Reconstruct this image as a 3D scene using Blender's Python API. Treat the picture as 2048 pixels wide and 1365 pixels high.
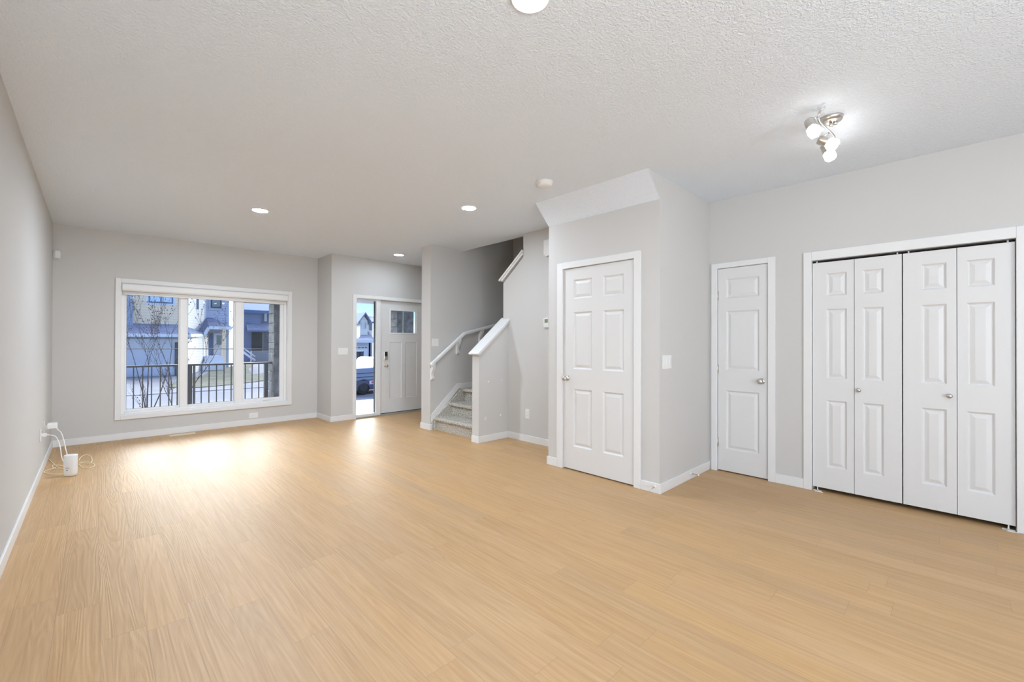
import bpy, bmesh, math, random
from mathutils import Vector, Matrix
random.seed(7)
for o in list(bpy.data.objects): bpy.data.objects.remove(o)
scene = bpy.context.scene
COL = scene.collection

# ------------------------------------------------------------------ camera
F, YAW, PIT, ROL, CAMH = 860.1755, 0.7701, 0.0048, 0.0027, 1.287
CAM = Vector((0, 0, CAMH))
_r = Vector((math.cos(YAW), -math.sin(YAW), 0))
_f = Vector((math.sin(YAW)*math.cos(PIT), math.cos(YAW)*math.cos(PIT), math.sin(PIT)))
_u = _r.cross(_f)
R2 = _r*math.cos(ROL) + _u*math.sin(ROL)
U2 = _u*math.cos(ROL) - _r*math.sin(ROL)
cam_data = bpy.data.cameras.new('camera'); cam = bpy.data.objects.new('camera', cam_data)
COL.objects.link(cam)
cam_data.sensor_width = 36; cam_data.lens = F/2048*36; cam_data.clip_start = .05; cam_data.clip_end = 500
m = Matrix((R2, U2, -_f)).transposed().to_4x4(); m.translation = CAM
cam.matrix_world = m
scene.camera = cam
scene.view_settings.view_transform = 'Standard'
scene.view_settings.look = 'None'
scene.view_settings.gamma = 1
scene.view_settings.use_curve_mapping = False
scene.view_settings.exposure = 0.10

def ray(px, py): return _f + R2*((px-1024)/F) - U2*((py-682.5)/F)
def at(px, py, Y):
    d = ray(px, py); t = Y/d.y; return CAM + d*t
def atz(px, py, z):
    d = ray(px, py); t = (z-CAMH)/d.z; return CAM + d*t

# ------------------------------------------------------------------ world: pale blue winter sky with thin cloud
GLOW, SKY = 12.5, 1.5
E_FRONT, E_ENTRY, E_REAR_FILL, E_SPOT, P_PATIO_FILL, SUN = 450, 125, 40, 11, 85, 1.6
LAMP = (.87, .98, 1.12)
w = bpy.data.worlds.new('world'); scene.world = w; w.use_nodes = True
nt = w.node_tree; nt.nodes.clear()
def N(nt, typ, **kw):
    n = nt.nodes.new(typ)
    for k, v in kw.items():
        if k.startswith('in_'):
            n.inputs[k[3:].replace('_', ' ')].default_value = v
        else: setattr(n, k, v)
    return n
out = N(nt, 'ShaderNodeOutputWorld'); bg = N(nt, 'ShaderNodeBackground')
tc = N(nt, 'ShaderNodeTexCoord'); sep = N(nt, 'ShaderNodeSeparateXYZ')
nt.links.new(tc.outputs['Generated'], sep.inputs[0])
rp = N(nt, 'ShaderNodeValToRGB')
rp.color_ramp.elements[0].position = 0.0; rp.color_ramp.elements[0].color = (.62, .80, 1.0, 1)
rp.color_ramp.elements[1].position = .55; rp.color_ramp.elements[1].color = (.16, .36, .95, 1)
e = rp.color_ramp.elements.new(.12); e.color = (.42, .66, 1.0, 1)
nt.links.new(sep.outputs['Z'], rp.inputs[0])
mp = N(nt, 'ShaderNodeMapping'); mp.inputs['Scale'].default_value = (1.5, 1.5, 7)
nt.links.new(tc.outputs['Generated'], mp.inputs[0])
nz = N(nt, 'ShaderNodeTexNoise'); nz.inputs['Scale'].default_value = 2.2; nz.inputs['Detail'].default_value = 6
nt.links.new(mp.outputs[0], nz.inputs['Vector'])
cr = N(nt, 'ShaderNodeValToRGB'); cr.color_ramp.elements[0].position = .48; cr.color_ramp.elements[1].position = .7
nt.links.new(nz.outputs[0], cr.inputs[0])
mx = N(nt, 'ShaderNodeMixRGB'); mx.inputs[2].default_value = (.9, .93, 1, 1)
nt.links.new(cr.outputs[0], mx.inputs[0]); nt.links.new(rp.outputs[0], mx.inputs[1])
# added bright sky band, unseen above the roofs, to light floor and room
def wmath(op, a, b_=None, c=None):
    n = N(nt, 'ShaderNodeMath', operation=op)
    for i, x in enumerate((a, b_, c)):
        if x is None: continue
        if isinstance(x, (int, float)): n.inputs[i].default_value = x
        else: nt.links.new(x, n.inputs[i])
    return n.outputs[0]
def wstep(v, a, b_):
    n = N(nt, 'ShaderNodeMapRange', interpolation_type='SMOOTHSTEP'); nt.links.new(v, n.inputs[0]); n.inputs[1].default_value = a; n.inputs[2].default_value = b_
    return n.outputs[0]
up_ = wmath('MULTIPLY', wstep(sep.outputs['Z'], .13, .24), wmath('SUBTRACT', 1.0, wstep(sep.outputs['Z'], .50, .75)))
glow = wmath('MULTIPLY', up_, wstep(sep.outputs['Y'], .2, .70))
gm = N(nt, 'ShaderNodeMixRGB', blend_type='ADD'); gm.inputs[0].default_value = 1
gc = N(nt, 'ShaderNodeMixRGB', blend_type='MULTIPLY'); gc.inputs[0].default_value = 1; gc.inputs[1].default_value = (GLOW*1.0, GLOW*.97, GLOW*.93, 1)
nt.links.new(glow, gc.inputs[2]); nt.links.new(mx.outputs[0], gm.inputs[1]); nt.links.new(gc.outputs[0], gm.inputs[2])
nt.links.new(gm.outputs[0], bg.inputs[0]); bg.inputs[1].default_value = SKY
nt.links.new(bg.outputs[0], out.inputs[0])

# sun: low, from the right, along the street
sun_d = bpy.data.lights.new('sun', 'SUN'); sun = bpy.data.objects.new('sun', sun_d); COL.objects.link(sun)
sun_d.energy = SUN; sun_d.angle = .01; sun_d.color = (1, .90, .76)
sv = Vector((.95, .16, .42)).normalized()
sun.rotation_euler = sv.to_track_quat('Z', 'Y').to_euler(); sun.location = (20, 10, 20)

# added fill lamps at the made-up patio and garden doors behind the camera
P_REAR_FILL, YREAR = 100, -4.48
def area(name, loc, direction, sx, sy, power, color):
    d = bpy.data.lights.new(name, 'AREA'); o = bpy.data.objects.new(name, d); COL.objects.link(o)
    d.shape = 'RECTANGLE'; d.size = sx; d.size_y = sy; d.energy = power; d.color = color
    n = -Vector(direction).normalized(); wx = Vector((0, 1, 0)) if abs(n.y) < .9*1 and loc[1] > -4 else Vector((1, 0, 0)); wx = (wx-n*wx.dot(n)).normalized(); hy = n.cross(wx)   # long side runs along the left wall
    mm = Matrix((wx, hy, n)).transposed().to_4x4(); mm.translation = loc; o.matrix_world = mm
    return o
area('patio_fill', (-.22, -1.8, 1.15), (.28, .60, .90), 2.4, .9, P_PATIO_FILL, (.92, .98, 1.06))
area('rear_door_fill', (.22, YREAR+.30, 1.2), (.10, 1, .62), .86, 1.7, P_REAR_FILL, (.92, .98, 1.06))

# ------------------------------------------------------------------ helpers
MATS = {}
def principled(name, color, rough=.5, metal=0, spec=.5, emit=None, estr=0, coat=0):
    m = bpy.data.materials.new(name); m.use_nodes = True; MATS[name] = m
    b = m.node_tree.nodes['Principled BSDF']
    b.inputs['Base Color'].default_value = (*color, 1); b.inputs['Roughness'].default_value = rough
    b.inputs['Metallic'].default_value = metal; b.inputs['Specular IOR Level'].default_value = spec
    if coat: b.inputs['Coat Weight'].default_value = coat
    if emit: b.inputs['Emission Color'].default_value = (*emit, 1); b.inputs['Emission Strength'].default_value = estr
    return m
def srgb(r, g, b):
    f = lambda c: ((c/255+.055)/1.055)**2.4 if c > 10 else c/255/12.92
    return (f(r), f(g), f(b))
def nodes(m): return m.node_tree, m.node_tree.nodes['Principled BSDF']
def add_noise_bump(m, scale, strength, dist=.002, detail=2, rough=.5, thresh=None):
    nt, b = nodes(m)
    g = N(nt, 'ShaderNodeNewGeometry'); n = N(nt, 'ShaderNodeTexNoise')
    n.inputs['Scale'].default_value = scale; n.inputs['Detail'].default_value = detail; n.inputs['Roughness'].default_value = rough
    nt.links.new(g.outputs['Position'], n.inputs['Vector'])
    src = n.outputs[0]
    if thresh:
        r = N(nt, 'ShaderNodeValToRGB'); r.color_ramp.elements[0].position = thresh[0]; r.color_ramp.elements[1].position = thresh[1]
        nt.links.new(src, r.inputs[0]); src = r.outputs[0]
    bp = N(nt, 'ShaderNodeBump'); bp.inputs['Strength'].default_value = strength; bp.inputs['Distance'].default_value = dist
    nt.links.new(src, bp.inputs['Height']); nt.links.new(bp.outputs[0], b.inputs['Normal'])
    return n
def add_noise_color(m, scale, c1, c2, stretch=(1, 1, 1), detail=4, lo=.3, hi=.7):
    nt, b = nodes(m)
    g = N(nt, 'ShaderNodeNewGeometry'); mp = N(nt, 'ShaderNodeMapping'); mp.inputs['Scale'].default_value = stretch
    nt.links.new(g.outputs['Position'], mp.inputs[0])
    n = N(nt, 'ShaderNodeTexNoise'); n.inputs['Scale'].default_value = scale; n.inputs['Detail'].default_value = detail
    nt.links.new(mp.outputs[0], n.inputs['Vector'])
    r = N(nt, 'ShaderNodeValToRGB'); r.color_ramp.elements[0].position = lo; r.color_ramp.elements[1].position = hi
    r.color_ramp.elements[0].color = (*c1, 1); r.color_ramp.elements[1].color = (*c2, 1)
    nt.links.new(n.outputs[0], r.inputs[0]); nt.links.new(r.outputs[0], b.inputs['Base Color'])

class MB:
    def __init__(s): s.v = []; s.f = []; s.mi = []; s.cur = 0; s.sm = []; s.smooth = False
    def add(s, vs, fs):
        n = len(s.v); s.v += [Vector(v) for v in vs]
        for f in fs: s.f.append([i+n for i in f]); s.mi.append(s.cur); s.sm.append(s.smooth)
        return s
    def box(s, x0, x1, y0, y1, z0, z1):
        vs = [(x, y, z) for z in (z0, z1) for y in (y0, y1) for x in (x0, x1)]
        return s.add(vs, [(0,2,3,1), (4,5,7,6), (0,1,5,4), (2,6,7,3), (0,4,6,2), (1,3,7,5)])
    def obox(s, c, ax, ay, az, hx, hy, hz):        # oriented box
        c = Vector(c); ax = Vector(ax)*hx; ay = Vector(ay)*hy; az = Vector(az)*hz
        vs = [c+i*ax+j*ay+k*az for k in (-1,1) for j in (-1,1) for i in (-1,1)]
        return s.add(vs, [(0,2,3,1), (4,5,7,6), (0,1,5,4), (2,6,7,3), (0,4,6,2), (1,3,7,5)])
    def prism(s, poly, axis, a, b):                # poly in the other two axes (cyclic order), extruded a..b
        def mk(p, t):
            return {'x': (t, p[0], p[1]), 'y': (p[0], t, p[1]), 'z': (p[0], p[1], t)}[axis]
        n = len(poly); vs = [mk(p, a) for p in poly]+[mk(p, b) for p in poly]
        fs = [list(range(n))[::-1], list(range(n, 2*n))]+[(i, (i+1) % n, n+(i+1) % n, n+i) for i in range(n)]
        return s.add(vs, fs)
    def frame(pts):
        pass
    def tube(s, pts, r, n=8, caps=True, closed=False):
        pts = [Vector(p) for p in pts]; k = len(pts)
        rr = r if hasattr(r, '__len__') else [r]*k
        base = len(s.v); prev = None
        for i, p in enumerate(pts):
            if closed: t = pts[(i+1) % k]-pts[i-1]
            else: t = pts[min(i+1, k-1)]-pts[max(i-1, 0)]
            t.normalize()
            if prev is None:
                a = t.orthogonal().normalized()
            else:
                a = prev - t*prev.dot(t)
                a = a.normalized() if a.length > 1e-6 else t.orthogonal().normalized()
            prev = a; b = t.cross(a)
            for j in range(n):
                an = 2*math.pi*j/n; s.v.append(p+(a*math.cos(an)+b*math.sin(an))*rr[i])
        for i in range(k if closed else k-1):
            for j in range(n):
                i2 = (i+1) % k
                s.f.append([base+i*n+j, base+i*n+(j+1) % n, base+i2*n+(j+1) % n, base+i2*n+j]); s.mi.append(s.cur); s.sm.append(True)
        if caps and not closed:
            s.f.append([base+j for j in range(n)][::-1]); s.f.append([base+(k-1)*n+j for j in range(n)])
            s.mi += [s.cur]*2; s.sm += [False]*2
        return s
    def lathe(s, prof, c, axis, n=24, smooth=True):   # prof: (radius, height along axis)
        c = Vector(c); t = Vector(axis).normalized(); a = t.orthogonal().normalized(); b = t.cross(a); base = len(s.v); k = len(prof)
        for r, h in prof:
            for j in range(n):
                an = 2*math.pi*j/n; s.v.append(c+t*h+(a*math.cos(an)+b*math.sin(an))*max(r, 1e-5))
        for i in range(k-1):
            for j in range(n):
                s.f.append([base+i*n+j, base+i*n+(j+1) % n, base+(i+1)*n+(j+1) % n, base+(i+1)*n+j]); s.mi.append(s.cur); s.sm.append(smooth)
        s.f.append([base+j for j in range(n)][::-1]); s.f.append([base+(k-1)*n+j for j in range(n)])
        s.mi += [s.cur]*2; s.sm += [False]*2
        return s
    def build(s, name, mats, parent=None, bevel=0, seg=2, origin=None):
        off = Vector((0, 0, 0))
        root = parent
        while root is not None and root.parent is not None: root = root.parent
        if root is not None: off = Vector(root.location)
        elif origin == 'base':
            xs = [v.x for v in s.v]; ys = [v.y for v in s.v]
            off = Vector(((min(xs)+max(xs))/2, (min(ys)+max(ys))/2, min(v.z for v in s.v)))
        me = bpy.data.meshes.new(name)
        me.from_pydata([tuple(v-off) for v in s.v], [], s.f)
        for mt in (mats if isinstance(mats, (list, tuple)) else [mats]): me.materials.append(MATS[mt])
        for p, i, sm in zip(me.polygons, s.mi, s.sm): p.material_index = i; p.use_smooth = sm
        bm = bmesh.new(); bm.from_mesh(me); bmesh.ops.recalc_face_normals(bm, faces=bm.faces); bm.to_mesh(me); bm.free()
        o = bpy.data.objects.new(name, me); COL.objects.link(o)
        if parent is not None: o.parent = parent
        else: o.location = off
        if bevel:
            bv = o.modifiers.new('bevel', 'BEVEL'); bv.width = bevel; bv.segments = seg; bv.limit_method = 'ANGLE'; bv.angle_limit = .6
        return o
def tag(o, label=None, cat=None, group=None, kind=None):
    if label: o['label'] = label
    if cat: o['category'] = cat
    if group: o['group'] = group
    if kind: o['kind'] = kind
    return o
def thing(name, loc, label, cat, group=None, kind=None):
    o = bpy.data.objects.new(name, None); COL.objects.link(o); o.location = loc; o.empty_display_size = .1
    return tag(o, label, cat, group, kind)
def struct(o, label, cat): return tag(o, label, cat, kind='structure')
def copy_tree(o, parent=None):
    c = o.copy(); COL.objects.link(c)
    if parent is not None: c.parent = parent
    for ch in [x for x in bpy.data.objects if x.parent == o and x != c]: copy_tree(ch, c)
    return c

# ------------------------------------------------------------------ materials
wall_c = (.635, .624, .604)
principled('wall_paint', wall_c, .75, spec=.25); add_noise_bump(MATS['wall_paint'], 260, .06, .001)
principled('ceiling_paint', (.845, .905, .975), .85, spec=.2); add_noise_bump(MATS['ceiling_paint'], 85, .7, .004, 3, .6, (.42, .66))
principled('trim_paint', (.81, .81, .805), .38, spec=.4)
principled('door_paint', (.755, .752, .745), .42, spec=.4)
principled('white_plastic', (.84, .84, .83), .35)
principled('vinyl', (.86, .86, .86), .35)
principled('cream_plastic', (.80, .72, .55), .45)
principled('cable_white', (.86, .83, .76), .45)
principled('cable_cream', (.86, .76, .55), .45)
principled('brushed_nickel', (.62, .60, .57), .28, metal=1)
principled('shiny_nickel', (.72, .71, .69), .15, metal=1)
principled('dark', (.015, .014, .013), .6)
principled('dark_gasket_and_shade', (.03, .035, .045), .5)
principled('lcd', (.22, .27, .16), .3)
principled('slot', (.25, .25, .24), .6)
principled('filler', (.88, .88, .87), .8)
principled('metal_threshold', (.50, .48, .45), .4, metal=.6)
principled('lamp_disc', (.9, .9, .9), .5, emit=LAMP, estr=E_FRONT)
principled('lamp_disc_window', (.9, .9, .9), .5, emit=LAMP, estr=E_FRONT*2.1)
principled('lamp_disc_stairs', (.9, .9, .9), .5, emit=LAMP, estr=E_FRONT*.75)
principled('lamp_disc_entry', (.9, .9, .9), .5, emit=LAMP, estr=E_ENTRY)
principled('lamp_disc_rear_fill', (.9, .9, .9), .5, emit=LAMP, estr=E_REAR_FILL)
principled('lamp_glass', (.95, .95, .95), .4, emit=(1, .98, .95), estr=E_SPOT)
principled('black_metal', (.025, .028, .034), .45)
principled('stone', (.10, .105, .115), .85); add_noise_color(MATS['stone'], 9, (.04, .045, .05), (.13, .135, .15))
principled('deck_board', (.72, .72, .74), .7)
principled('soffit', (.6, .6, .62), .7)
principled('concrete', (.5, .5, .52), .9); add_noise_color(MATS['concrete'], .8, (.20, .21, .24), (.27, .27, .28))
principled('asphalt', (.42, .44, .5), .9); add_noise_color(MATS['asphalt'], .6, (.15, .165, .20), (.20, .21, .25))
principled('lawn', (.2, .2, .1), .95); add_noise_color(MATS['lawn'], 1.4, (.09, .11, .06), (.22, .20, .145), (1, 1, 1), 8)
principled('shingle', (.30, .33, .42), .9); add_noise_color(MATS['shingle'], 2.5, (.12, .15, .24), (.20, .23, .33), (1, 1, 6), 5)
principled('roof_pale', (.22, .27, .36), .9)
principled('fascia', (.72, .74, .78), .6)
principled('garage_panel', (.55, .58, .66), .6)
principled('bark', (.05, .042, .045), .9)
principled('berry', (.06, .03, .03), .7)
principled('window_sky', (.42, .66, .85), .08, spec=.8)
principled('window_dark', (.10, .17, .22), .1, spec=.8)
principled('frame_blue', (.06, .12, .25), .5)
principled('truck_light', (.24, .29, .40), .5)
principled('truck_dark', (.035, .05, .12), .3, coat=.6)
principled('tyre', (.018, .018, .02), .85)
principled('plate_red', (.62, .12, .12), .5)
principled('bin', (.03, .05, .09), .5)

def siding(name, color, pitch=.13, dark=.72, rough=.7, axis='Z'):
    m = principled(name, color, rough); nt, b = nodes(m)
    g = N(nt, 'ShaderNodeNewGeometry'); sp = N(nt, 'ShaderNodeSeparateXYZ'); nt.links.new(g.outputs['Position'], sp.inputs[0])
    a = N(nt, 'ShaderNodeMath', operation='DIVIDE'); a.inputs[1].default_value = pitch; nt.links.new(sp.outputs[axis], a.inputs[0])
    fr = N(nt, 'ShaderNodeMath', operation='FRACT'); nt.links.new(a.outputs[0], fr.inputs[0])
    r = N(nt, 'ShaderNodeValToRGB'); el = r.color_ramp.elements
    el[0].position = 0; el[0].color = (dark, dark, dark, 1); el[1].position = .16; el[1].color = (1, 1, 1, 1)
    nt.links.new(fr.outputs[0], r.inputs[0])
    mx = N(nt, 'ShaderNodeMixRGB', blend_type='MULTIPLY'); mx.inputs[0].default_value = 1; mx.inputs[1].default_value = (*color, 1)
    nt.links.new(r.outputs[0], mx.inputs[2]); nt.links.new(mx.outputs[0], b.inputs['Base Color'])
    bp = N(nt, 'ShaderNodeBump'); bp.inputs['Distance'].default_value = .012; bp.invert = True; nt.links.new(fr.outputs[0], bp.inputs['Height'])
    nt.links.new(bp.outputs[0], b.inputs['Normal'])
siding('siding_beige', (.92, .74, .52), .17)
siding('siding_white', (.86, .82, .74), .17)
siding('siding_grey', (.42, .46, .58), .17)
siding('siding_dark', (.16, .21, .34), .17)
siding('siding_blue', (.26, .34, .46), .17)
siding('board_batten', (.36, .44, .52), .3, axis='X')
siding('deck_plank', (.80, .80, .82), .14, .45, axis='Y')
siding('soffit_panel', (.55, .56, .60), .12, .5, axis='Y')
siding('stone_block', (.20, .205, .22), .19, .35)

def oak_floor():
    m = principled('oak_planks', (.6, .42, .24), .3); nt, b = nodes(m)
    L = nt.links.new
    def math_(op, a, b_=None):
        n = N(nt, 'ShaderNodeMath', operation=op)
        for i, x in enumerate((a, b_)):
            if x is None: continue
            if isinstance(x, (int, float)): n.inputs[i].default_value = x
            else: L(x, n.inputs[i])
        return n.outputs[0]
    g = N(nt, 'ShaderNodeNewGeometry'); sp = N(nt, 'ShaderNodeSeparateXYZ'); L(g.outputs['Position'], sp.inputs[0])
    X, Y = sp.outputs['X'], sp.outputs['Y']
    W, LEN = .1495, 1.22
    u = math_('DIVIDE', math_('ADD', X, 20*W+.126), W); row = math_('FLOOR', u); fu = math_('FRACT', u)
    wn = N(nt, 'ShaderNodeTexWhiteNoise', noise_dimensions='1D'); L(row, wn.inputs['W'])
    v = math_('ADD', math_('DIVIDE', math_('ADD', Y, 30), LEN), wn.outputs['Value']); ci = math_('FLOOR', v); fv = math_('FRACT', v)
    cv = N(nt, 'ShaderNodeCombineXYZ'); L(row, cv.inputs[0]); L(ci, cv.inputs[1])
    wn2 = N(nt, 'ShaderNodeTexWhiteNoise', noise_dimensions='2D'); L(cv.outputs[0], wn2.inputs['Vector'])
    tone = wn2.outputs['Value']
    # plank-local coordinates: shift the grain from plank to plank
    cg = N(nt, 'ShaderNodeCombineXYZ'); L(math_('ADD', X, math_('MULTIPLY', tone, 37.0)), cg.inputs[0]); L(math_('MULTIPLY', Y, .035), cg.inputs[1]); L(math_('MULTIPLY', tone, 11.0), cg.inputs[2])
    gr = N(nt, 'ShaderNodeTexNoise'); gr.inputs['Scale'].default_value = 55; gr.inputs['Detail'].default_value = 6; gr.inputs['Roughness'].default_value = .6; gr.inputs['Distortion'].default_value = .6
    L(cg.outputs[0], gr.inputs['Vector'])
    # cathedral figure
    cg2 = N(nt, 'ShaderNodeCombineXYZ'); L(math_('ADD', X, math_('MULTIPLY', tone, 17.0)), cg2.inputs[0]); L(math_('MULTIPLY', Y, .055), cg2.inputs[1]); L(math_('MULTIPLY', tone, 7.0), cg2.inputs[2])
    wv = N(nt, 'ShaderNodeTexNoise'); wv.inputs['Scale'].default_value = 6.5; wv.inputs['Detail'].default_value = 2; L(cg2.outputs[0], wv.inputs['Vector'])
    rings = math_('FRACT', math_('MULTIPLY', wv.outputs[0], 24.0))
    ring = math_('ABSOLUTE', math_('SUBTRACT', math_('MULTIPLY', rings, 2.0), 1.0))
    r = N(nt, 'ShaderNodeValToRGB'); el = r.color_ramp.elements
    el[0].position = .29; el[0].color = (.49, .292, .128, 1); el[1].position = .70; el[1].color = (.625, .408, .203, 1)
    L(math_('ADD', math_('MULTIPLY', gr.outputs[0], .75), math_('MULTIPLY', ring, .09)), r.inputs[0])
    hs = N(nt, 'ShaderNodeHueSaturation'); L(r.outputs[0], hs.inputs['Color'])
    L(math_('ADD', math_('MULTIPLY', tone, .11), .945), hs.inputs['Value'])
    L(math_('ADD', math_('MULTIPLY', wn2.outputs['Color'], .08), .95), hs.inputs['Saturation'])
    # seams
    su = math_('LESS_THAN', math_('MINIMUM', fu, math_('SUBTRACT', 1.0, fu)), .010)
    sv_ = math_('LESS_THAN', math_('MINIMUM', fv, math_('SUBTRACT', 1.0, fv)), .0013)
    seam = math_('MAXIMUM', su, sv_)
    mx = N(nt, 'ShaderNodeMixRGB'); L(math_('MULTIPLY', seam, .5), mx.inputs[0]); L(hs.outputs[0], mx.inputs[1]); mx.inputs[2].default_value = (.36, .23, .12, 1)
    L(mx.outputs[0], b.inputs['Base Color'])
    hgt = math_('SUBTRACT', math_('ADD', math_('MULTIPLY', gr.outputs[0], .6), math_('MULTIPLY', ring, .30)), math_('MULTIPLY', seam, .8))
    bp = N(nt, 'ShaderNodeBump'); bp.inputs['Strength'].default_value = .60; bp.inputs['Distance'].default_value = .0022
    L(hgt, bp.inputs['Height']); L(bp.outputs[0], b.inputs['Normal'])
    b.inputs['Roughness'].default_value = .47
    b.inputs['Specular IOR Level'].default_value = .62
oak_floor()

def carpet():
    m = principled('carpet', (.5, .47, .42), .98, spec=.1)
    add_noise_color(m, 70, (.36, .33, .28), (.78, .75, .68), detail=6, lo=.36, hi=.62)
    nt, b = nodes(m); g = N(nt, 'ShaderNodeNewGeometry'); n = N(nt, 'ShaderNodeTexNoise'); n.inputs['Scale'].default_value = 130; n.inputs['Detail'].default_value = 3
    nt.links.new(g.outputs['Position'], n.inputs['Vector']); bp = N(nt, 'ShaderNodeBump'); bp.inputs['Strength'].default_value = .9; bp.inputs['Distance'].default_value = .012
    nt.links.new(n.outputs[0], bp.inputs['Height']); nt.links.new(bp.outputs[0], b.inputs['Normal'])
carpet()
def glass():
    m = bpy.data.materials.new('glass'); MATS['glass'] = m; m.use_nodes = True; nt = m.node_tree; nt.nodes.clear()
    o = N(nt, 'ShaderNodeOutputMaterial'); t = N(nt, 'ShaderNodeBsdfTransparent'); t.inputs[0].default_value = (.93, .96, .97, 1)
    g = N(nt, 'ShaderNodeBsdfGlossy'); g.inputs['Roughness'].default_value = .0
    f = N(nt, 'ShaderNodeFresnel'); f.inputs[0].default_value = 1.45; mx = N(nt, 'ShaderNodeMixShader')
    nt.links.new(f.outputs[0], mx.inputs[0]); nt.links.new(t.outputs[0], mx.inputs[1]); nt.links.new(g.outputs[0], mx.inputs[2]); nt.links.new(mx.outputs[0], o.inputs[0])
glass()

# ------------------------------------------------------------------ plan
XL, YW, YE, ZC, XJ = -.373, 7.649, 7.044, 2.734, 2.751
XE, YE2, YS = 3.552, 5.63, 5.39
XH, XT, YH, YH2, YT = 3.541, 4.059, 4.259, 4.395, 4.36
XD, YD1, YC, XB = 3.474, 3.021, 1.764, 4.545
ZCd, XBK = 2.529, 3.264
XO, XR, YB = 4.165, 5.25, -4.6

# ------------------------------------------------------------------ floor and ceiling
b = MB(); b.prism([(XL-.12, YB-.1), (XR+.1, YB-.1), (XR+.1, YE+.11), (XJ+.12, YE+.11), (XJ+.12, YW+.14), (XL-.12, YW+.14)], 'z', -.12, 0)
struct(b.build('floor', 'oak_planks'), 'light oak plank floor running through the whole empty room', 'floor')
b = MB(); b.prism([(XL-.12, YB-.1), (XR+.1, YB-.1), (XR+.1, YC+.10), (XO, YC+.10), (XO, YS+.12), (XR+.1, YS+.12), (XR+.1, YE+.11), (XJ+.12, YE+.11), (XJ+.12, YW+.14), (XL-.12, YW+.14)], 'z', ZC, ZC+.3)
struct(b.build('ceiling', 'ceiling_paint'), 'white ceiling with a stippled texture over the whole room', 'ceiling')
# sloped bulkhead over the closet door: white underside, wall-coloured end
b = MB(); b.cur = 0
b.add([(XBK, YC, ZC), (XD, YC, ZCd), (XD, YC, ZC), (XBK, YD1, ZC), (XD, YD1, ZCd), (XD, YD1, ZC)], [(0, 1, 4, 3)])
b.cur = 1; b.add([(XBK, YC, ZC), (XD, YC, ZCd), (XD, YC, ZC)], [(0, 2, 1)])
b.add([(XBK, YD1, ZC), (XD, YD1, ZCd), (XD, YD1, ZC)], [(0, 1, 2)])
struct(b.build('bulkhead', ['ceiling_paint', 'wall_paint']), 'sloping white bulkhead between the ceiling and the six-panel closet door wall', 'bulkhead')

# ------------------------------------------------------------------ walls
def wall(name, boxes, label, prisms=()):
    b = MB()
    for bx in boxes: b.box(*bx)
    for p in prisms: b.prism(*p)
    return struct(b.build(name, 'wall_paint'), label, 'wall')
def yz_wall(x0, x1, y0, y1, z1, holes):   # wall in a plane of constant x; holes (ya, yb, za, zb)
    bx = []; ys = y0
    for ya, yb, za, zb in sorted(holes):
        bx.append((x0, x1, ys, ya, 0, z1))
        if za > 0: bx.append((x0, x1, ya, yb, 0, za))
        bx.append((x0, x1, ya, yb, zb, z1)); ys = yb
    bx.append((x0, x1, ys, y1, 0, z1)); return bx
def xz_wall(y0, y1, x0, x1, z1, holes):
    return [(a, b_, y0, y1, c, d) for (y0_, y1_, a, b_, c, d) in yz_wall(0, 1, x0, x1, z1, holes)]
wall('wall_left', yz_wall(XL-.12, XL, YB, YW+.14, ZC, [(-3.3, -.3, 0, 2.3)]), 'long light grey wall on the left')
WX0, WX1, WZ0, WZ1 = .244, 2.277, .32, 2.069
wall('wall_window', xz_wall(YW, YW+.14, XL, XJ+.12, ZC, [(WX0, WX1, WZ0, WZ1)]), 'light grey wall around the three-pane window')
wall('wall_jog', [(XJ, XJ+.12, YE+.11, YW, 0, ZC)], 'short return wall between the window wall and the entry wall')
DX0, DX1, DZ1 = 3.160, 4.585, 2.05
wall('wall_entry', xz_wall(YE, YE+.11, XJ, XR, ZC, [(DX0, DX1, 0, DZ1)]), 'light grey wall around the front door and its sidelight')
wall('wall_entry_side', [(XR, XR+.1, YE2, YE+.11, 0, ZC)], 'side wall of the entry hall')
b = MB(); b.box(XE, XO, YS, YE2, 0, ZC); b.box(XO, XR+.1, YS, YS+.12, 0, 5.3); b.box(XO, XR+.1, YS+.12, YE2, 0, ZC)
struct(b.build('wall_stair', 'wall_paint'), 'grey wall behind the stair handrail, its end facing the room', 'wall')
b = MB(); b.box(XR, XR+.1, 1.9, YS, 0, 5.3); struct(b.build('wall_stair_side', 'wall_paint'), 'far side wall of the stairwell', 'wall')
b = MB(); b.box(XO-.11, XO, 1.9, YS, ZC+.3, 5.3); b.box(XO-.11, XR+.1, 1.8, 1.9, ZC+.3, 5.3)
struct(b.build('wall_upper_landing', 'wall_paint'), 'upper floor walls around the stairwell', 'wall')
b = MB(); b.box(XO-.11, XR+.1, 1.8, YS+.12, 5.3, 5.4); struct(b.build('ceiling_stairwell', 'ceiling_paint'), 'ceiling high over the stairwell', 'ceiling')
b = MB(); b.prism([(YC+.12, 0), (YT, 0), (YT, 2.115), (3.975, 2.425), (3.975, ZC), (YC+.12, ZC)], 'x', XT, XO)
struct(b.build('wall_hall', 'wall_paint'), 'light grey wall with the thermostat, sloping down at the open stairwell', 'wall')
b = MB(); b.prism([(XH, 0), (XT, 0), (XT, 1.583), (XH, 1.145)], 'y', YH, YH2)
hw = struct(b.build('wall_half', 'wall_paint'), 'low sloping half wall beside the carpeted stairs', 'wall')
b = MB()
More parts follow.
